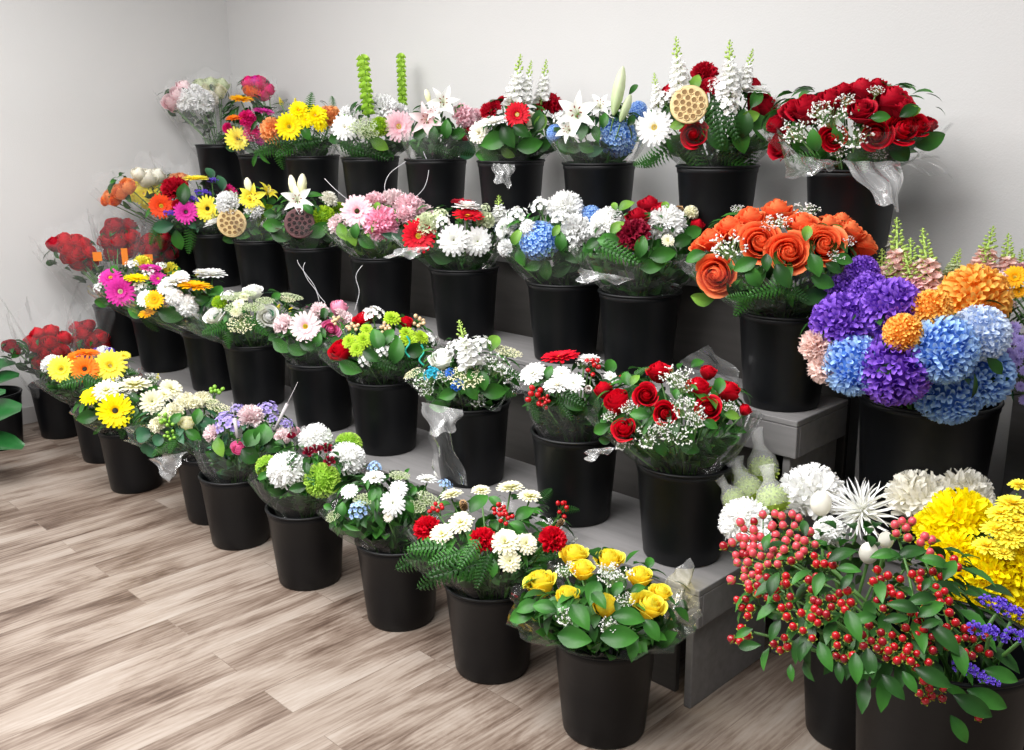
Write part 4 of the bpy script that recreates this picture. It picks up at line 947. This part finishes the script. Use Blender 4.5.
r2 = Vector((-4.78, 2.93, Z3+BUCK_H))
bouquet('clear sleeve of hot pink and orange roses rising behind the gold gerbera', r2, 'B', (38, 165, 130, 245),
 'rosebud:hotpink 70,155,60 110,155,64 145,180,56 125,200,60;rosebud:orange 90,195,64 70,185,50;rosebud:magenta 95,150,50', GT, 20, 'd', wrap='cone', seed=45, name='flower_sleeve', ext=.03)

# ------------------------------------------------------------ right side: loose stems in tubs
def stem_thing(name, label, cat, E, fr, kind, col, x, y, d, foot, group=None, extra='', nleaf=0):
    """a single cut flower: one thing with stem, head (and leaves)"""
    t = thing(name, label, cat, foot, group)
    p, n = bloom(t, E, fr, kind, col, x, y, d*(1.12 if kind in ('pom', 'mum') else 1), extra, label=None, name='flower_head', origin=foot)
    b = p-n*.02-foot; M = MB(); M.tube([b, Vector((b.x*.62, b.y*.62, b.z*.86)), Vector((b.x*.12, b.y*.12, b.z*.5)), Vector((0, 0, 0))], [.0035, .004, .004, .004], 6); link('stem', M.mesh('stem', STEM()), t)
    if nleaf:
        rnd = random.Random(int(x+y*7)); M = MB()
        for i in range(nleaf):
            q = rnd.uniform(.55, .9); a = rnd.uniform(0, 6.28); o = Vector((b.x*.5*(1+q)*q, b.y*.5*(1+q)*q, b.z*q))
            M.X = Matrix.Translation(o) @ Matrix.Rotation(a, 4, 'Z') @ Matrix.Scale(.06, 4); M.petal(0, 0, 0, 1, .25, 1.0, 1.9, 4, 2, .2, 'oval')
        M.X = None; link('leaves', M.mesh('leaves', GREEN_D()), t)
    return t
def foot_at(c, k=.05): return Vector((c[0]+U(-k, k), c[1]+U(-k, k), c[2]))
# tub of dyed mums
TX, TY, TZ = -1.02, 2.66, 0.40
M = MB(); 
st = thing('display_stand', 'dark grey painted plinth right of the stepped benches, under the big tub', 'plinth', (TX, TY, 0), 'grey painted plinths')
board('top_board', st, TX-.21, TX+.19, TY-.19, TY+.24, TZ-.02, TZ, (TX, TY, 0)); board('front_panel', st, TX-.20, TX+.18, TY-.18, TY-.16, 0, TZ-.0205, (TX, TY, 0))
board('end_panel', st, TX-.20, TX-.18, TY-.159, TY+.22, 0, TZ-.0205, (TX, TY, 0)); board('end_panel', st, TX+.16, TX+.18, TY-.159, TY+.22, 0, TZ-.0205, (TX, TY, 0))
rt = bucket('extra large black plastic tub holding purple, blue and orange chrysanthemums', TX, TY, TZ, 'black buckets in the right corner', H=.42, D=.38, d=.31)
Et = Ell('I', (40, 830, 250, 800), depth_of(rt)-.12)
cf = (TX, TY, TZ+.03)
for (k, c, x, y, d, lb) in [
 ('pom', 'purple', 195, 465, 205, 'large purple pompon mum at the left, above the pink carnation-like one'),
 ('pom', 'purple', 385, 412, 200, 'large purple pompon mum left of the orange one'),
 ('pom', 'purple', 393, 635, 232, 'round deep purple pompon mum low in front, between two blue ones'),
 ('pom', 'purple', 270, 275, 110, 'topmost small purple pompon mum beside the orange roses'),
 ('pom', 'purple', 210, 345, 130, 'small purple pompon mum under the orange rose bouquet'),
 ('pom', 'purple', 300, 345, 130, 'small purple pompon mum in the middle of the purple group'),
 ('pom', 'blue', 240, 618, 195, 'sky blue pompon mum at the lower left of the tub'),
 ('pom', 'blue', 570, 560, 220, 'sky blue pompon mum directly under the orange ones'),
 ('pom', 'blue', 595, 705, 225, 'sky blue pompon mum hanging lowest over the tub rim'),
 ('pom', 'blue', 715, 660, 205, 'sky blue pompon mum at the right beside the lavender asters'),
 ('pom', 'iceblue', 715, 500, 190, 'very pale blue pompon mum under the big orange one'),
 ('pom', 'mumorange', 690, 375, 225, 'largest orange pompon mum at the top right of the tub'),
 ('pom', 'mumorange', 530, 415, 130, 'smaller orange pompon mum left of the big orange one'),
 ('pom', 'mumorange', 425, 500, 130, 'small orange pompon mum squeezed between purple and blue ones'),
 ('carnation', 'salmon', 95, 545, 120, 'salmon pink frilly bloom at the left edge, upper one'),
 ('carnation', 'salmon', 130, 625, 120, 'salmon pink frilly bloom at the left edge, lower one')]:
    stem_thing('pompon_chrysanthemum' if k == 'pom' else 'pink_carnation', lb, 'flower', Et, 'I', k, c, x, y, d, foot_at(cf), 'dyed pompon mums in the big tub')
fm = link('foliage', foliage(Et, 110, 'd', (.05, .07), ('broad', 'lance'), -.5, Vector(), 77)); tag(fm, 'dark green foliage between the dyed pompon mums', 'foliage', kind='stuff')
# snapdragons behind
Es = Ell('I', (230, 900, 180, 560), depth_of(rt)+.16)
def snap(x, y, tx, ty, w, col, lb):
    foot = foot_at((TX+.05, TY+.06, TZ+.03), .03); t = thing('snapdragon', lb, 'flower', foot, 'snapdragon spikes behind the pompon mums')
    p, n = spike(t, Es, 'I', col, 'snap', x, y, tx, ty, foot, w*1.35, 'flower_spike'); M = MB(); b = p-foot; M.tube([b, b*.5, (0, 0, 0)], .004, 6); link('stem', M.mesh('stem', STEM()), t)
for a in [(330, 200, 290, 20, 1.7, 'ivory', 'thick green-tipped snapdragon beside the orange roses'), (290, 160, 250, 45, 1.2, 'ivory', 'short green snapdragon tip left of the thick one'),
          (410, 330, 400, 62, 1.1, 'salmon', 'pink snapdragon with a tall green tip, second from the left'), (460, 350, 452, 140, 1.3, 'salmon', 'green snapdragon just left of the tallest slim one'),
          (530, 360, 497, 102, 1.1, 'salmon', 'tall slim snapdragon in the middle with leaning pink bells'), (350, 330, 345, 180, 1.4, 'salmon', 'pale snapdragon in front of the dark bucket'),
          (560, 330, 530, 210, 1.3, 'palegreen', 'small green snapdragon left of the orange mum'), (600, 300, 640, 180, 1.4, 'palegreen', 'green arching snapdragon above the orange mum'),
          (715, 290, 765, 95, 1.3, 'salmon', 'pink snapdragon with bent green tip at the right'), (745, 310, 730, 170, 1.8, 'salmon', 'full pink snapdragon behind the big orange mum'),
          (815, 320, 820, 122, 1.2, 'salmon', 'upright green-tipped snapdragon nearest the yellow gerbera'), (870, 300, 872, 180, 1.7, 'lightpink', 'pink snapdragon cut by the right picture edge'),
          (480, 400, 430, 200, 1.5, 'lightpink', 'pink snapdragon low in front, left of the orange mums'), (520, 390, 500, 220, 1.4, 'salmon', 'pink snapdragon low in front, touching the orange mums'), (400, 380, 370, 220, 1.5, 'palegreen', 'pale green snapdragon between the purple mums and the wall')]: snap(*a)
# aster bucket at the right edge on a grey plinth
Ea = Ell('I', (765, 1100, 330, 800), depth_of(rt)-.14); AX, AY, PT = -0.66, 2.80, 0.555
st = thing('display_stand', 'grey painted stand with a tall back board at the right edge, under the lavender asters', 'stand', (AX, AY, 0), 'grey painted plinths')
board('top_board', st, AX-.15, AX+.20, AY-.16, AY+.175, PT-.02, PT, (AX, AY, 0)); board('front_panel', st, AX-.13, AX+.18, AY-.15, AY-.13, 0, PT-.0205, (AX, AY, 0)); board('end_panel', st, AX-.13, AX-.11, AY-.129, AY+.17, 0, PT-.0205, (AX, AY, 0))
board('end_panel', st, AX+.16, AX+.18, AY-.129, AY+.17, 0, PT-.0205, (AX, AY, 0)); board('back_board', st, AX-.24, AX+.30, AY+.18, AY+.20, 0, .96, (AX, AY, 0))
ra = bucket('black bucket at the right picture edge holding lavender asters', AX, AY, PT, 'black buckets in the right corner')
t = thing('aster_bunch', 'bushy bunch of small lavender asters with a golden gerbera at the right edge', 'flowers', ra-Vector((0, 0, .2)), None); org = ra-Vector((0, 0, .2)); pts = []
rnd = random.Random(5)
for (x, y) in [(810, 480), (757, 518), (772, 585), (825, 632), (865, 530), (868, 570), (865, 700), (800, 680), (820, 575), (850, 600), (840, 480), (880, 640), (900, 560), (910, 700), (905, 480), (930, 620), (790, 540), (880, 750), (930, 760), (835, 520)]:
    p, n = bloom(t, Ea, 'I', 'daisy', 'lavender', x, y, rnd.uniform(40, 56), 'fy', name='aster', label='small lavender aster', origin=org); pts.append(p)
for (x, y, d, c) in [(845, 290, 90, 'gold'), (860, 345, 50, 'gold')]: p, n = bloom(t, Ea, 'I', 'gerbera', c, x, y, d, 'f', name='gerbera_daisy', label='golden gerbera', origin=org); pts.append(p)
for (x, y) in [(790, 320), (830, 400), (800, 430), (790, 290)]: p, n = bloom(t, Ea, 'I', 'small', 'palepink', x, y, 46, '', origin=org, name='small_blossoms'); pts.append(p)
stems(t, pts, ra-Vector((0, 0, .15)), org); link('foliage', foliage(Ea, 260, 'db', (.03, .055), ('lance', 'needle'), -.8, org, 6), t)

# front right: white mums on the floor
X1 = Vector((-.965, 2.20, 0)); r1 = bucket('black bucket on the floor right of the bench end, holding white mums', X1.x, X1.y, 0, 'black buckets in the right corner')
E1 = Ell('O', (135, 720, 150, 420), depth_of(r1)-.05); c1 = (X1.x, X1.y, .04)
GW = 'white mums standing behind the red berries'
for (k, c, x, y, d, lb, nm) in [('mum', 'white', 325, 205, 120, 'large white football mum left of the spider mum', 'white_chrysanthemum'), ('spider', 'white', 432, 238, 140, 'white spidery mum with long thin petals', 'spider_chrysanthemum'),
   ('mum', 'white', 182, 262, 96, 'white mum below the green netted mums, far left', 'white_chrysanthemum'), ('mum', 'ivory', 555, 217, 128, 'ivory football mum right of the spider mum', 'white_chrysanthemum'), ('mum', 'ivory', 645, 210, 116, 'rightmost ivory football mum beside the yellow ones', 'white_chrysanthemum'),
   ('mum', 'white', 362, 285, 62, 'small white ruffled bloom under the large football mum', 'white_chrysanthemum'), ('mum', 'white', 215, 300, 50, 'small white mum half hidden behind the pink berries', 'white_chrysanthemum')]:
    stem_thing(nm, lb, 'flower', E1, 'O', k, c, x, y, d, foot_at(c1), GW, 'f' if k == 'spider' else '')
for (x, y, d, lb) in [(345, 222, 62, 'smooth closed white bud in front of the large football mum'), (447, 328, 56, 'round white bud under the spider mum, left one'), (484, 300, 44, 'round white bud under the spider mum, right one')]:
    foot = foot_at(c1); t = thing('white_bud', lb, 'flower', foot, GW); p, n, tt = E1.hit(*px('O', x, y), .0); M = MB(); R = d/2/2.143*tt/CAM_F*.72
    p = p+(EYE-p).normalized()*.02
    f = (n*.3+UPZ*.6+(EYE-p).normalized()*.3); M.blob(p-foot, R, .9, 1.3, 14, 10, f.to_track_quat('Z', 'Y')); link('flower_head', M.mesh('bud', pm('ivory')), t)
    M = MB(); b = p-foot-Vector((0, 0, R)); M.tube([b, b*.5, (0, 0, 0)], .004, 6); link('stem', M.mesh('stem', STEM()), t)
@cached
def m_netted():
    M = MB(); M.blob((0, 0, 0), .86, .3, .95, 14, 10)
    for d in fib(120, -.9):
        M.X = frame(d*.8, d+Vector((0, 0, .5)), U(0, 6)); M.petal(0, 0, 0, .24, .08, .3, .9, 2, 2, .3, 'oval')
    M.X = None; return M.mesh('netted_head', petal_mat('8fb02c', 'c4d864'))
@cached
def m_net():
    M = MB(); rows = []
    for z, r in [(-.1, .93), (.2, .96), (.6, .82), (.9, .5), (1.15, .33), (1.5, .36), (1.8, .42), (1.9, .48)]:
        rows.append([(r*(1+.05*sin(8*a+z*3))*cos(a), r*(1+.05*sin(8*a+z*3))*sin(a), z) for a in [2*pi*j/24 for j in range(25)]])
    M.grid(rows, [0]*len(rows)); return M.mesh('flower_net', film_mat('white_net', .22, gloss=.2))
for i, (x, y, d, tx, ty, lb) in enumerate([(222, 152, 62, 205, 60, 'topmost pale green mum in a white net sleeve'), (190, 195, 62, 155, 130, 'middle pale green mum in a white net sleeve, leaning left'), (243, 215, 66, 228, 140, 'lowest pale green mum in a white net sleeve, above the berries'),
      (160, 215, 50, 125, 165, 'leftmost pale green mum in a white net sleeve'), (172, 165, 40, 170, 120, 'small netted green mum behind the others')]):
    foot = foot_at(c1, .03); t = thing('netted_chrysanthemum', lb, 'flower', foot, 'green mums in white net sleeves'); p, n, tt = E1.hit(*px('O', x, y), .02); u, v = px('O', tx, ty); e = at_depth(u, v, tt)-p
    q = e.normalized().to_track_quat('Z', 'Y'); R = d/2/2.143*tt/CAM_F; R *= 1.02; link('flower_head', m_netted(), t, p-foot, q, R*1.05, label='pale green closed mum'); link('net_sleeve', m_net(), t, p-foot, q, (R*1.08, R*1.08, e.length/1.9), label='white mesh sleeve')
    M = MB(); b = p-foot; M.tube([b, b*.5, (0, 0, 0)], .004, 6); link('stem', M.mesh('stem', STEM()), t)
# yellow mums
X3 = Vector((-.655, 2.345, 0)); r3 = bucket('black bucket low at the right edge holding yellow mums', X3.x, X3.y, 0, 'black buckets in the right corner', H=.30, D=.29, d=.23)
E3 = Ell('O', (555, 900, 165, 560), depth_of(r3)-.05); c3 = (X3.x, X3.y, .04); GY = 'yellow mums at the right edge'
for (x, y, d, k) in [(640, 262, 130, 'm'), (575, 270, 60, 'm'), (605, 305, 90, 'm'), (635, 330, 90, 'm'), (650, 380, 100, 'm'), (720, 375, 130, 'm'), (668, 450, 70, 's'), (780, 360, 130, 'm'), (720, 478, 80, 's'), (770, 430, 90, 'm'), (700, 420, 90, 'm'),
      (770, 184, 46, 'd'), (755, 225, 66, 'd'), (730, 245, 60, 'd'), (760, 262, 64, 'd'), (720, 280, 62, 'd'), (750, 300, 60, 'd'), (700, 315, 60, 'd'), (775, 245, 50, 'd'), (735, 330, 50, 'd'), (770, 290, 50, 'd')]:
    stem_thing('yellow_chrysanthemum', 'fluffy bright yellow mum in the cluster left of the button daisies' if k != 'd' else 'golden yellow button daisy at the right picture edge', 'flower', E3, 'O', 'daisy' if k in 'ds' else 'mum', 'yellow' if k == 'd' else 'brightyellow', x, y, d, foot_at(c3), 'fluffy yellow mums' if k != 'd' else 'yellow button daisies', 's' if k == 'd' else 'y')
fm = link('foliage', foliage(E3, 60, 'd', (.05, .07), ('broad', 'lance'), -.6, Vector(), 78)); tag(fm, 'dark green foliage under the yellow mums', 'foliage', kind='stuff')
# hypericum in the large front bucket
X2 = Vector((-.63, 1.86, 0)); r2 = bucket('large black bucket cut by the bottom edge, holding red hypericum berries', X2.x, X2.y, 0, 'black buckets in the right corner', H=.55, D=.36, d=.27)
E2 = Ell('O', (130, 760, 235, 715), depth_of(r2)+.08)
@cached
def m_berry(tone):
    M = MB(); M.blob((0, 0, 0), 1, .6, 1.18, 12, 8); return M.mesh('berry', {'r': plain('berry_red', 'b00f1c', .22, coat=.3), 'p': plain('berry_coral', 'cf4a55', .3, coat=.2), 'd': plain('berry_dark', '8e0c1c', .25, coat=.3)}[tone])
@cached
def m_calyx():
    M = MB()
    for q in range(5): M.petal(q*2*pi/5, .2, -1.0, 1.5, .5, 1.0, .7, 3, 2, .3, 'oval')
    return M.mesh('calyx', petal_mat('6d9a35', 'a9b84e'))
rnd = random.Random(11)
def hyper(cx, cy, offs, tone, lb, rad=8.8, leaves=()):
    """one hypericum stem: cx, cy in the O frame, offs are the berries"""
    foot = foot_at((X2.x, X2.y, .05), .06); t = thing('hypericum_stem', lb, 'berries', foot, 'red hypericum stems in the front bucket')
    p0, n0, t0 = E2.hit(*px('O', cx, cy), .03); b = p0-n0*.03-foot
    M = MB(); M.tube([b, Vector((b.x*.72, b.y*.72, b.z*.93)), Vector((b.x*.25, b.y*.25, b.z*.74)), (0, 0, 0)], [.0028, .0032, .0035, .004], 6)
    for (dx, dy) in offs:
        p, n, tt = E2.hit(*px('O', cx+dx, cy+dy), .03-rnd.uniform(0, .02)); R = rad/2.143*tt/CAM_F*rnd.uniform(.9, 1.08)
        f = (p-p0)*8+UPZ*.7+n*.6+(EYE-p).normalized()*.2; f.normalize(); q = f.to_track_quat('Z', 'Y')
        o = link('berry', m_berry(tone if rnd.random() < .85 else 'd'), t, p-foot, q, R); link('calyx', m_calyx(), o)
        M.tube([b, (p-foot-f*R).lerp(b, .4)-Vector((0, 0, .003)), p-foot-f*R], .0014, 4)
    link('stem', M.mesh('stem', STEM()), t)
    for (lx, ly, L, ang) in leaves: leaf(t, E2, 'O', 'ovate', rnd.choice('mmdd'), cx+lx, cy+ly, L*.85, ang, foot)
def blobs(n, w, h):
    out = []; tries = 0
    while len(out) < n and tries < 400:
        tries += 1; x, y = rnd.uniform(-w, w), rnd.uniform(-h, h)
        if all((x-a)**2+(y-b)**2 > 15**2 for a, b in out) and (x/w)**2+(y/h)**2 < 1.1: out.append((x, y))
    return out
HS = [(205, 275, 9, 40, 32, 'p', 'coral red'), (265, 265, 9, 36, 26, 'p', 'coral red'), (170, 315, 8, 34, 30, 'p', 'coral red'), (215, 330, 9, 36, 32, 'p', 'coral red'), (265, 325, 9, 34, 32, 'p', 'coral red'), (310, 295, 6, 28, 30, 'p', 'coral red'), (345, 345, 5, 34, 14, 'r', 'deep red'),
      (185, 375, 8, 34, 30, 'p', 'coral red'), (235, 385, 8, 36, 28, 'r', 'deep red'), (190, 430, 7, 30, 36, 'r', 'deep red'), (260, 430, 7, 30, 36, 'r', 'deep red'), (172, 502, 4, 24, 16, 'r', 'deep red'), (262, 525, 4, 24, 18, 'r', 'deep red'), (330, 400, 5, 18, 34, 'd', 'dark red'),
      (325, 480, 8, 40, 32, 'r', 'deep red'), (400, 430, 6, 32, 26, 'r', 'deep red'), (355, 440, 5, 26, 26, 'd', 'dark red'), (395, 525, 6, 24, 34, 'r', 'deep red'), (450, 510, 7, 34, 28, 'd', 'dark red'), (520, 275, 6, 32, 22, 'p', 'coral red'), (575, 310, 4, 22, 18, 'p', 'coral red'),
      (490, 385, 6, 34, 32, 'r', 'deep red'), (570, 385, 7, 36, 34, 'r', 'deep red'), (620, 345, 4, 24, 22, 'r', 'deep red'), (495, 440, 7, 34, 28, 'r', 'deep red'), (540, 480, 8, 36, 32, 'r', 'deep red'), (600, 435, 6, 32, 28, 'r', 'deep red'), (500, 535, 9, 36, 32, 'r', 'deep red'),
      (555, 545, 8, 32, 30, 'r', 'deep red'), (640, 495, 7, 32, 22, 'r', 'deep red'), (680, 530, 6, 28, 26, 'r', 'deep red'), (580, 625, 7, 30, 26, 'r', 'deep red'), (698, 680, 3, 18, 8, 'r', 'deep red'), (600, 520, 5, 26, 24, 'd', 'dark red')]
LV = {5: ((0, -20, 60, 100),), 6: ((45, -10, 90, 20), (60, 20, 70, -20)), 12: ((-15, -30, 70, 250), (20, 60, 50, -80)), 9: ((-10, 70, 60, 200),), 14: ((30, 70, 90, -65), (-20, 60, 60, -100)), 15: ((15, 55, 100, -70), (0, -40, 60, 60)), 13: ((10, -5, 80, -100),),
      17: ((25, 50, 90, -85), (-10, 60, 60, -80)), 19: ((20, 55, 90, 10), (-30, 60, 70, 170)), 21: ((-10, -50, 80, 180), (30, 60, 90, 160)), 22: ((-10, 45, 90, 190), (0, 10, 50, 60)), 24: ((-60, 30, 80, 190), (10, 30, 70, 0)), 26: ((10, 80, 110, -55), (-20, 45, 60, 20)),
      27: ((0, 80, 90, -50), (-50, 40, 70, 200)), 28: ((30, 50, 110, -30), (-20, 60, 70, -60)), 30: ((50, 60, 100, -20), (20, 110, 120, -25)), 31: ((90, 30, 120, -30), (60, 80, 90, -60)), 11: ((20, 25, 70, 0),), 7: ((60, 20, 80, 80),), 2: ((60, -10, 60, 90),), 25: ((40, -30, 90, 30),), 18: ((0, 55, 90, -80),), 29: ((0, 60, 100, -80),), 20: ((10, 40, 90, 150),), 23: ((0, 20, 80, 60),)}
PLC = ['left group', 'middle group', 'right group']
for i, (x, y, n, w, h, tone, cn) in enumerate(HS):
    g = PLC[0] if x < 300 else (PLC[1] if x < 470 else PLC[2])
    hyper(x, y, blobs(n, w, h), tone, 'hypericum stem with %s berries in the %s of the front bucket' % (cn, g), leaves=LV.get(i, ()))
fm = link('foliage', foliage(E2, 260, 'dm', (.045, .075), ('ovate',), .0, Vector(), 79)); tag(fm, 'dark green hypericum foliage between the red berries', 'foliage', kind='stuff')
# purple statice at the lower right
E4 = Ell('O', (560, 900, 400, 700), depth_of(r2)-.1)
for (x, y, d, lb) in [(700, 500, 70, 'purple statice sprig above the berries, left one'), (720, 440, 60, 'purple statice sprig against the yellow mums'), (755, 460, 64, 'purple statice sprig beside the picture edge, upper'), (775, 510, 60, 'purple statice sprig beside the picture edge, lower'), (662, 578, 60, 'purple statice sprig lowest and leftmost'), (705, 600, 40, 'small purple statice sprig right of the lowest one')]:
    stem_thing('statice_sprig', lb, 'flower', E4, 'O', 'statice', 'violet', x, y, d, foot_at((X2.x+.06, X2.y+.0, .06), .05), 'purple statice sprigs')

# leafy plants at the left edge
@cached
def m_bigleaf():
    M = MB(); M.petal(0, 0, 0, 1, .24, 1.1, 1.95, 12, 6, .18, 'oval', wave=.06, ph=2); return M.mesh('big_leaf', plain('glossy_leaf', '1f5a28', .28, .6, var=.25, vscale=5))
PX, PY = -5.2, 1.46
rp = bucket('black bucket at the far left edge with a leafy green plant', PX, PY, 0, GF)
def plant(label, foot, group, leaves):
    t = thing('leafy_plant', label, 'plant', foot, group)
    for (b, tip, wd) in leaves:
        b, tip = Vector(b), Vector(tip); d = tip-b; q = d.normalized(); nn = (UPZ*.9+(EYE-b).normalized()*.5); nn = (nn-q*nn.dot(q)).normalized(); yv = nn.cross(q)
        quat = Matrix(((q.x, yv.x, nn.x), (q.y, yv.y, nn.y), (q.z, yv.z, nn.z))).to_quaternion(); link('leaf', m_bigleaf(), t, b-foot, quat, (d.length*1.02, d.length*wd, d.length))
        M = MB(); M.tube([b-foot, (b-foot)*.5+Vector((0, 0, .02)), (0, 0, 0)], .004, 6); link('leaf_stalk', M.mesh('leaf_stalk', STEM()), t)
dp = depth_of(rp)
def PP(u, v, dd=0): return at_depth(u, v, dp+dd)
plant('leafy green plant in the far left bucket, its leaves cut by the picture edge', Vector((PX, PY, .10)), None, [(PP(-25, 395), PP(22, 378), 1.0), (PP(-25, 380), PP(18, 366), .8), (PP(-22, 372), PP(-40, 330), 1.0), (PP(-28, 384), PP(-60, 360), 1.0), (PP(-20, 388, .1), PP(10, 360, .15), 1.0)])
GX, GY = -4.85, .92
pb = bucket('black plant pot outside the left edge with big glossy leaves', GX-.18, GY-.1, 0, None or 'black buckets in the left corner', H=.16, D=.2, d=.15)
dp = depth_of(pb)
plant('plant with big glossy dark green leaves, low at the left picture edge', Vector((GX-.18, GY-.1, .10)), None, [(PP(-45, 440), PP(26, 412), 1.25), (PP(-50, 450), PP(26, 452), .9), (PP(-50, 425), PP(10, 395), .8), (PP(-60, 440), PP(-110, 420), 1.0), (PP(-55, 455), PP(-20, 490), 1.0)])

# curled ribbons hanging in front of the buckets
def ribbon(label, fr, pts, off, r=.0014, col='c9c9cc', dref=None):
    d0 = dref; M = MB(); P = [at_depth(*px(fr, x, y), d0) for x, y in pts]; org = P[0]
    fine = []
    for i in range(len(P)-1):
        a, b = P[i], P[i+1]; pa = P[max(0, i-1)]; pb_ = P[min(len(P)-1, i+2)]
        for q in range(8):
            s = q/8; fine.append(.5*((2*a)+(b-pa)*s+(2*pa-5*a+4*b-pb_)*s*s+(3*a-pa-3*b+pb_)*s**3)-org)
    fine.append(P[-1]-org); M.tube(fine, r, 6)
    o = link('curling_ribbon', M.mesh('curling_ribbon', plain('ribbon_'+col, col, .3)), None, org); tag(o, label, 'ribbon', 'thin curled ribbons hanging from bouquets')
dB = depth_of((-3.855, YB-.15, Z2+.2)); ribbon('silver curled ribbon hanging under the dark seed pod', 'F', [(465, 262), (440, 300), (470, 350), (500, 390), (520, 430), (545, 460)], 0, dref=dB-.02)
ribbon('second silver strand beside the ribbon under the dark seed pod', 'F', [(480, 290), (462, 330), (480, 375), (510, 415), (522, 455)], 0, dref=dB-.025)
dB = depth_of((-3.333, YB-.15, Z2+.2)); ribbon('silver ribbon on the bucket of the pink gerbera bouquet', 'F', [(735, 290), (690, 315), (660, 360), (672, 420), (655, 490)], 0, dref=dB-.02)
dB = depth_of((-3.294, YC-.15, Z3+.2)); ribbon('looped silver ribbon in front of the pink lily bucket', 'B', [(725, 418), (745, 480), (730, 550), (690, 595)], 0, dref=dB-.03)
ribbon('thin ribbon curving left of the pink lily bucket', 'B', [(660, 455), (600, 500), (580, 550), (592, 585)], 0, dref=dB-.03)
ribbon('short straight ribbon sticking up left of the pink gerbera', 'B', [(355, 520), (400, 565), (450, 605)], 0, dref=dB-.05)
dB = depth_of((-2.84, YA-.12, Z1+.4)); ribbon('curled teal ribbon in the lime green bouquet, left curl', 'F', [(850, 585), (862, 610), (845, 640), (862, 665)], 0, r=.0035, col='1fa08c', dref=dB-.08)
ribbon('curled teal ribbon in the lime green bouquet, right curl', 'F', [(905, 618), (915, 645), (898, 675), (915, 695)], 0, r=.0035, col='1fa08c', dref=dB-.08)
# price tags on the rose sleeves
for (x, y, w, h, lb) in [(468, 212, 24, 62, 'orange paper tag tucked in the middle red rose sleeve'), (365, 212, 34, 34, 'small orange paper tag on the leftmost red rose sleeve'), (558, 216, 30, 24, 'small orange paper tag on the right red rose sleeve')]:
    u, v = px('E', x, y); c = at_depth(u, v, depth_of((-5.165, YA, Z1+.35))-.14); k = depth_of(c)/CAM_F/3.75; M = MB(); M.box(-w/2*k, w/2*k, -.0012, .0012, -h/2*k, h/2*k)
    o = link('paper_tag', M.mesh('paper_tag', plain('orange_paper', 'd8761c', .6), False), None, c, Quaternion((0, 0, 1), YAW)); tag(o, lb, 'tag', 'orange paper tags on the rose sleeves')
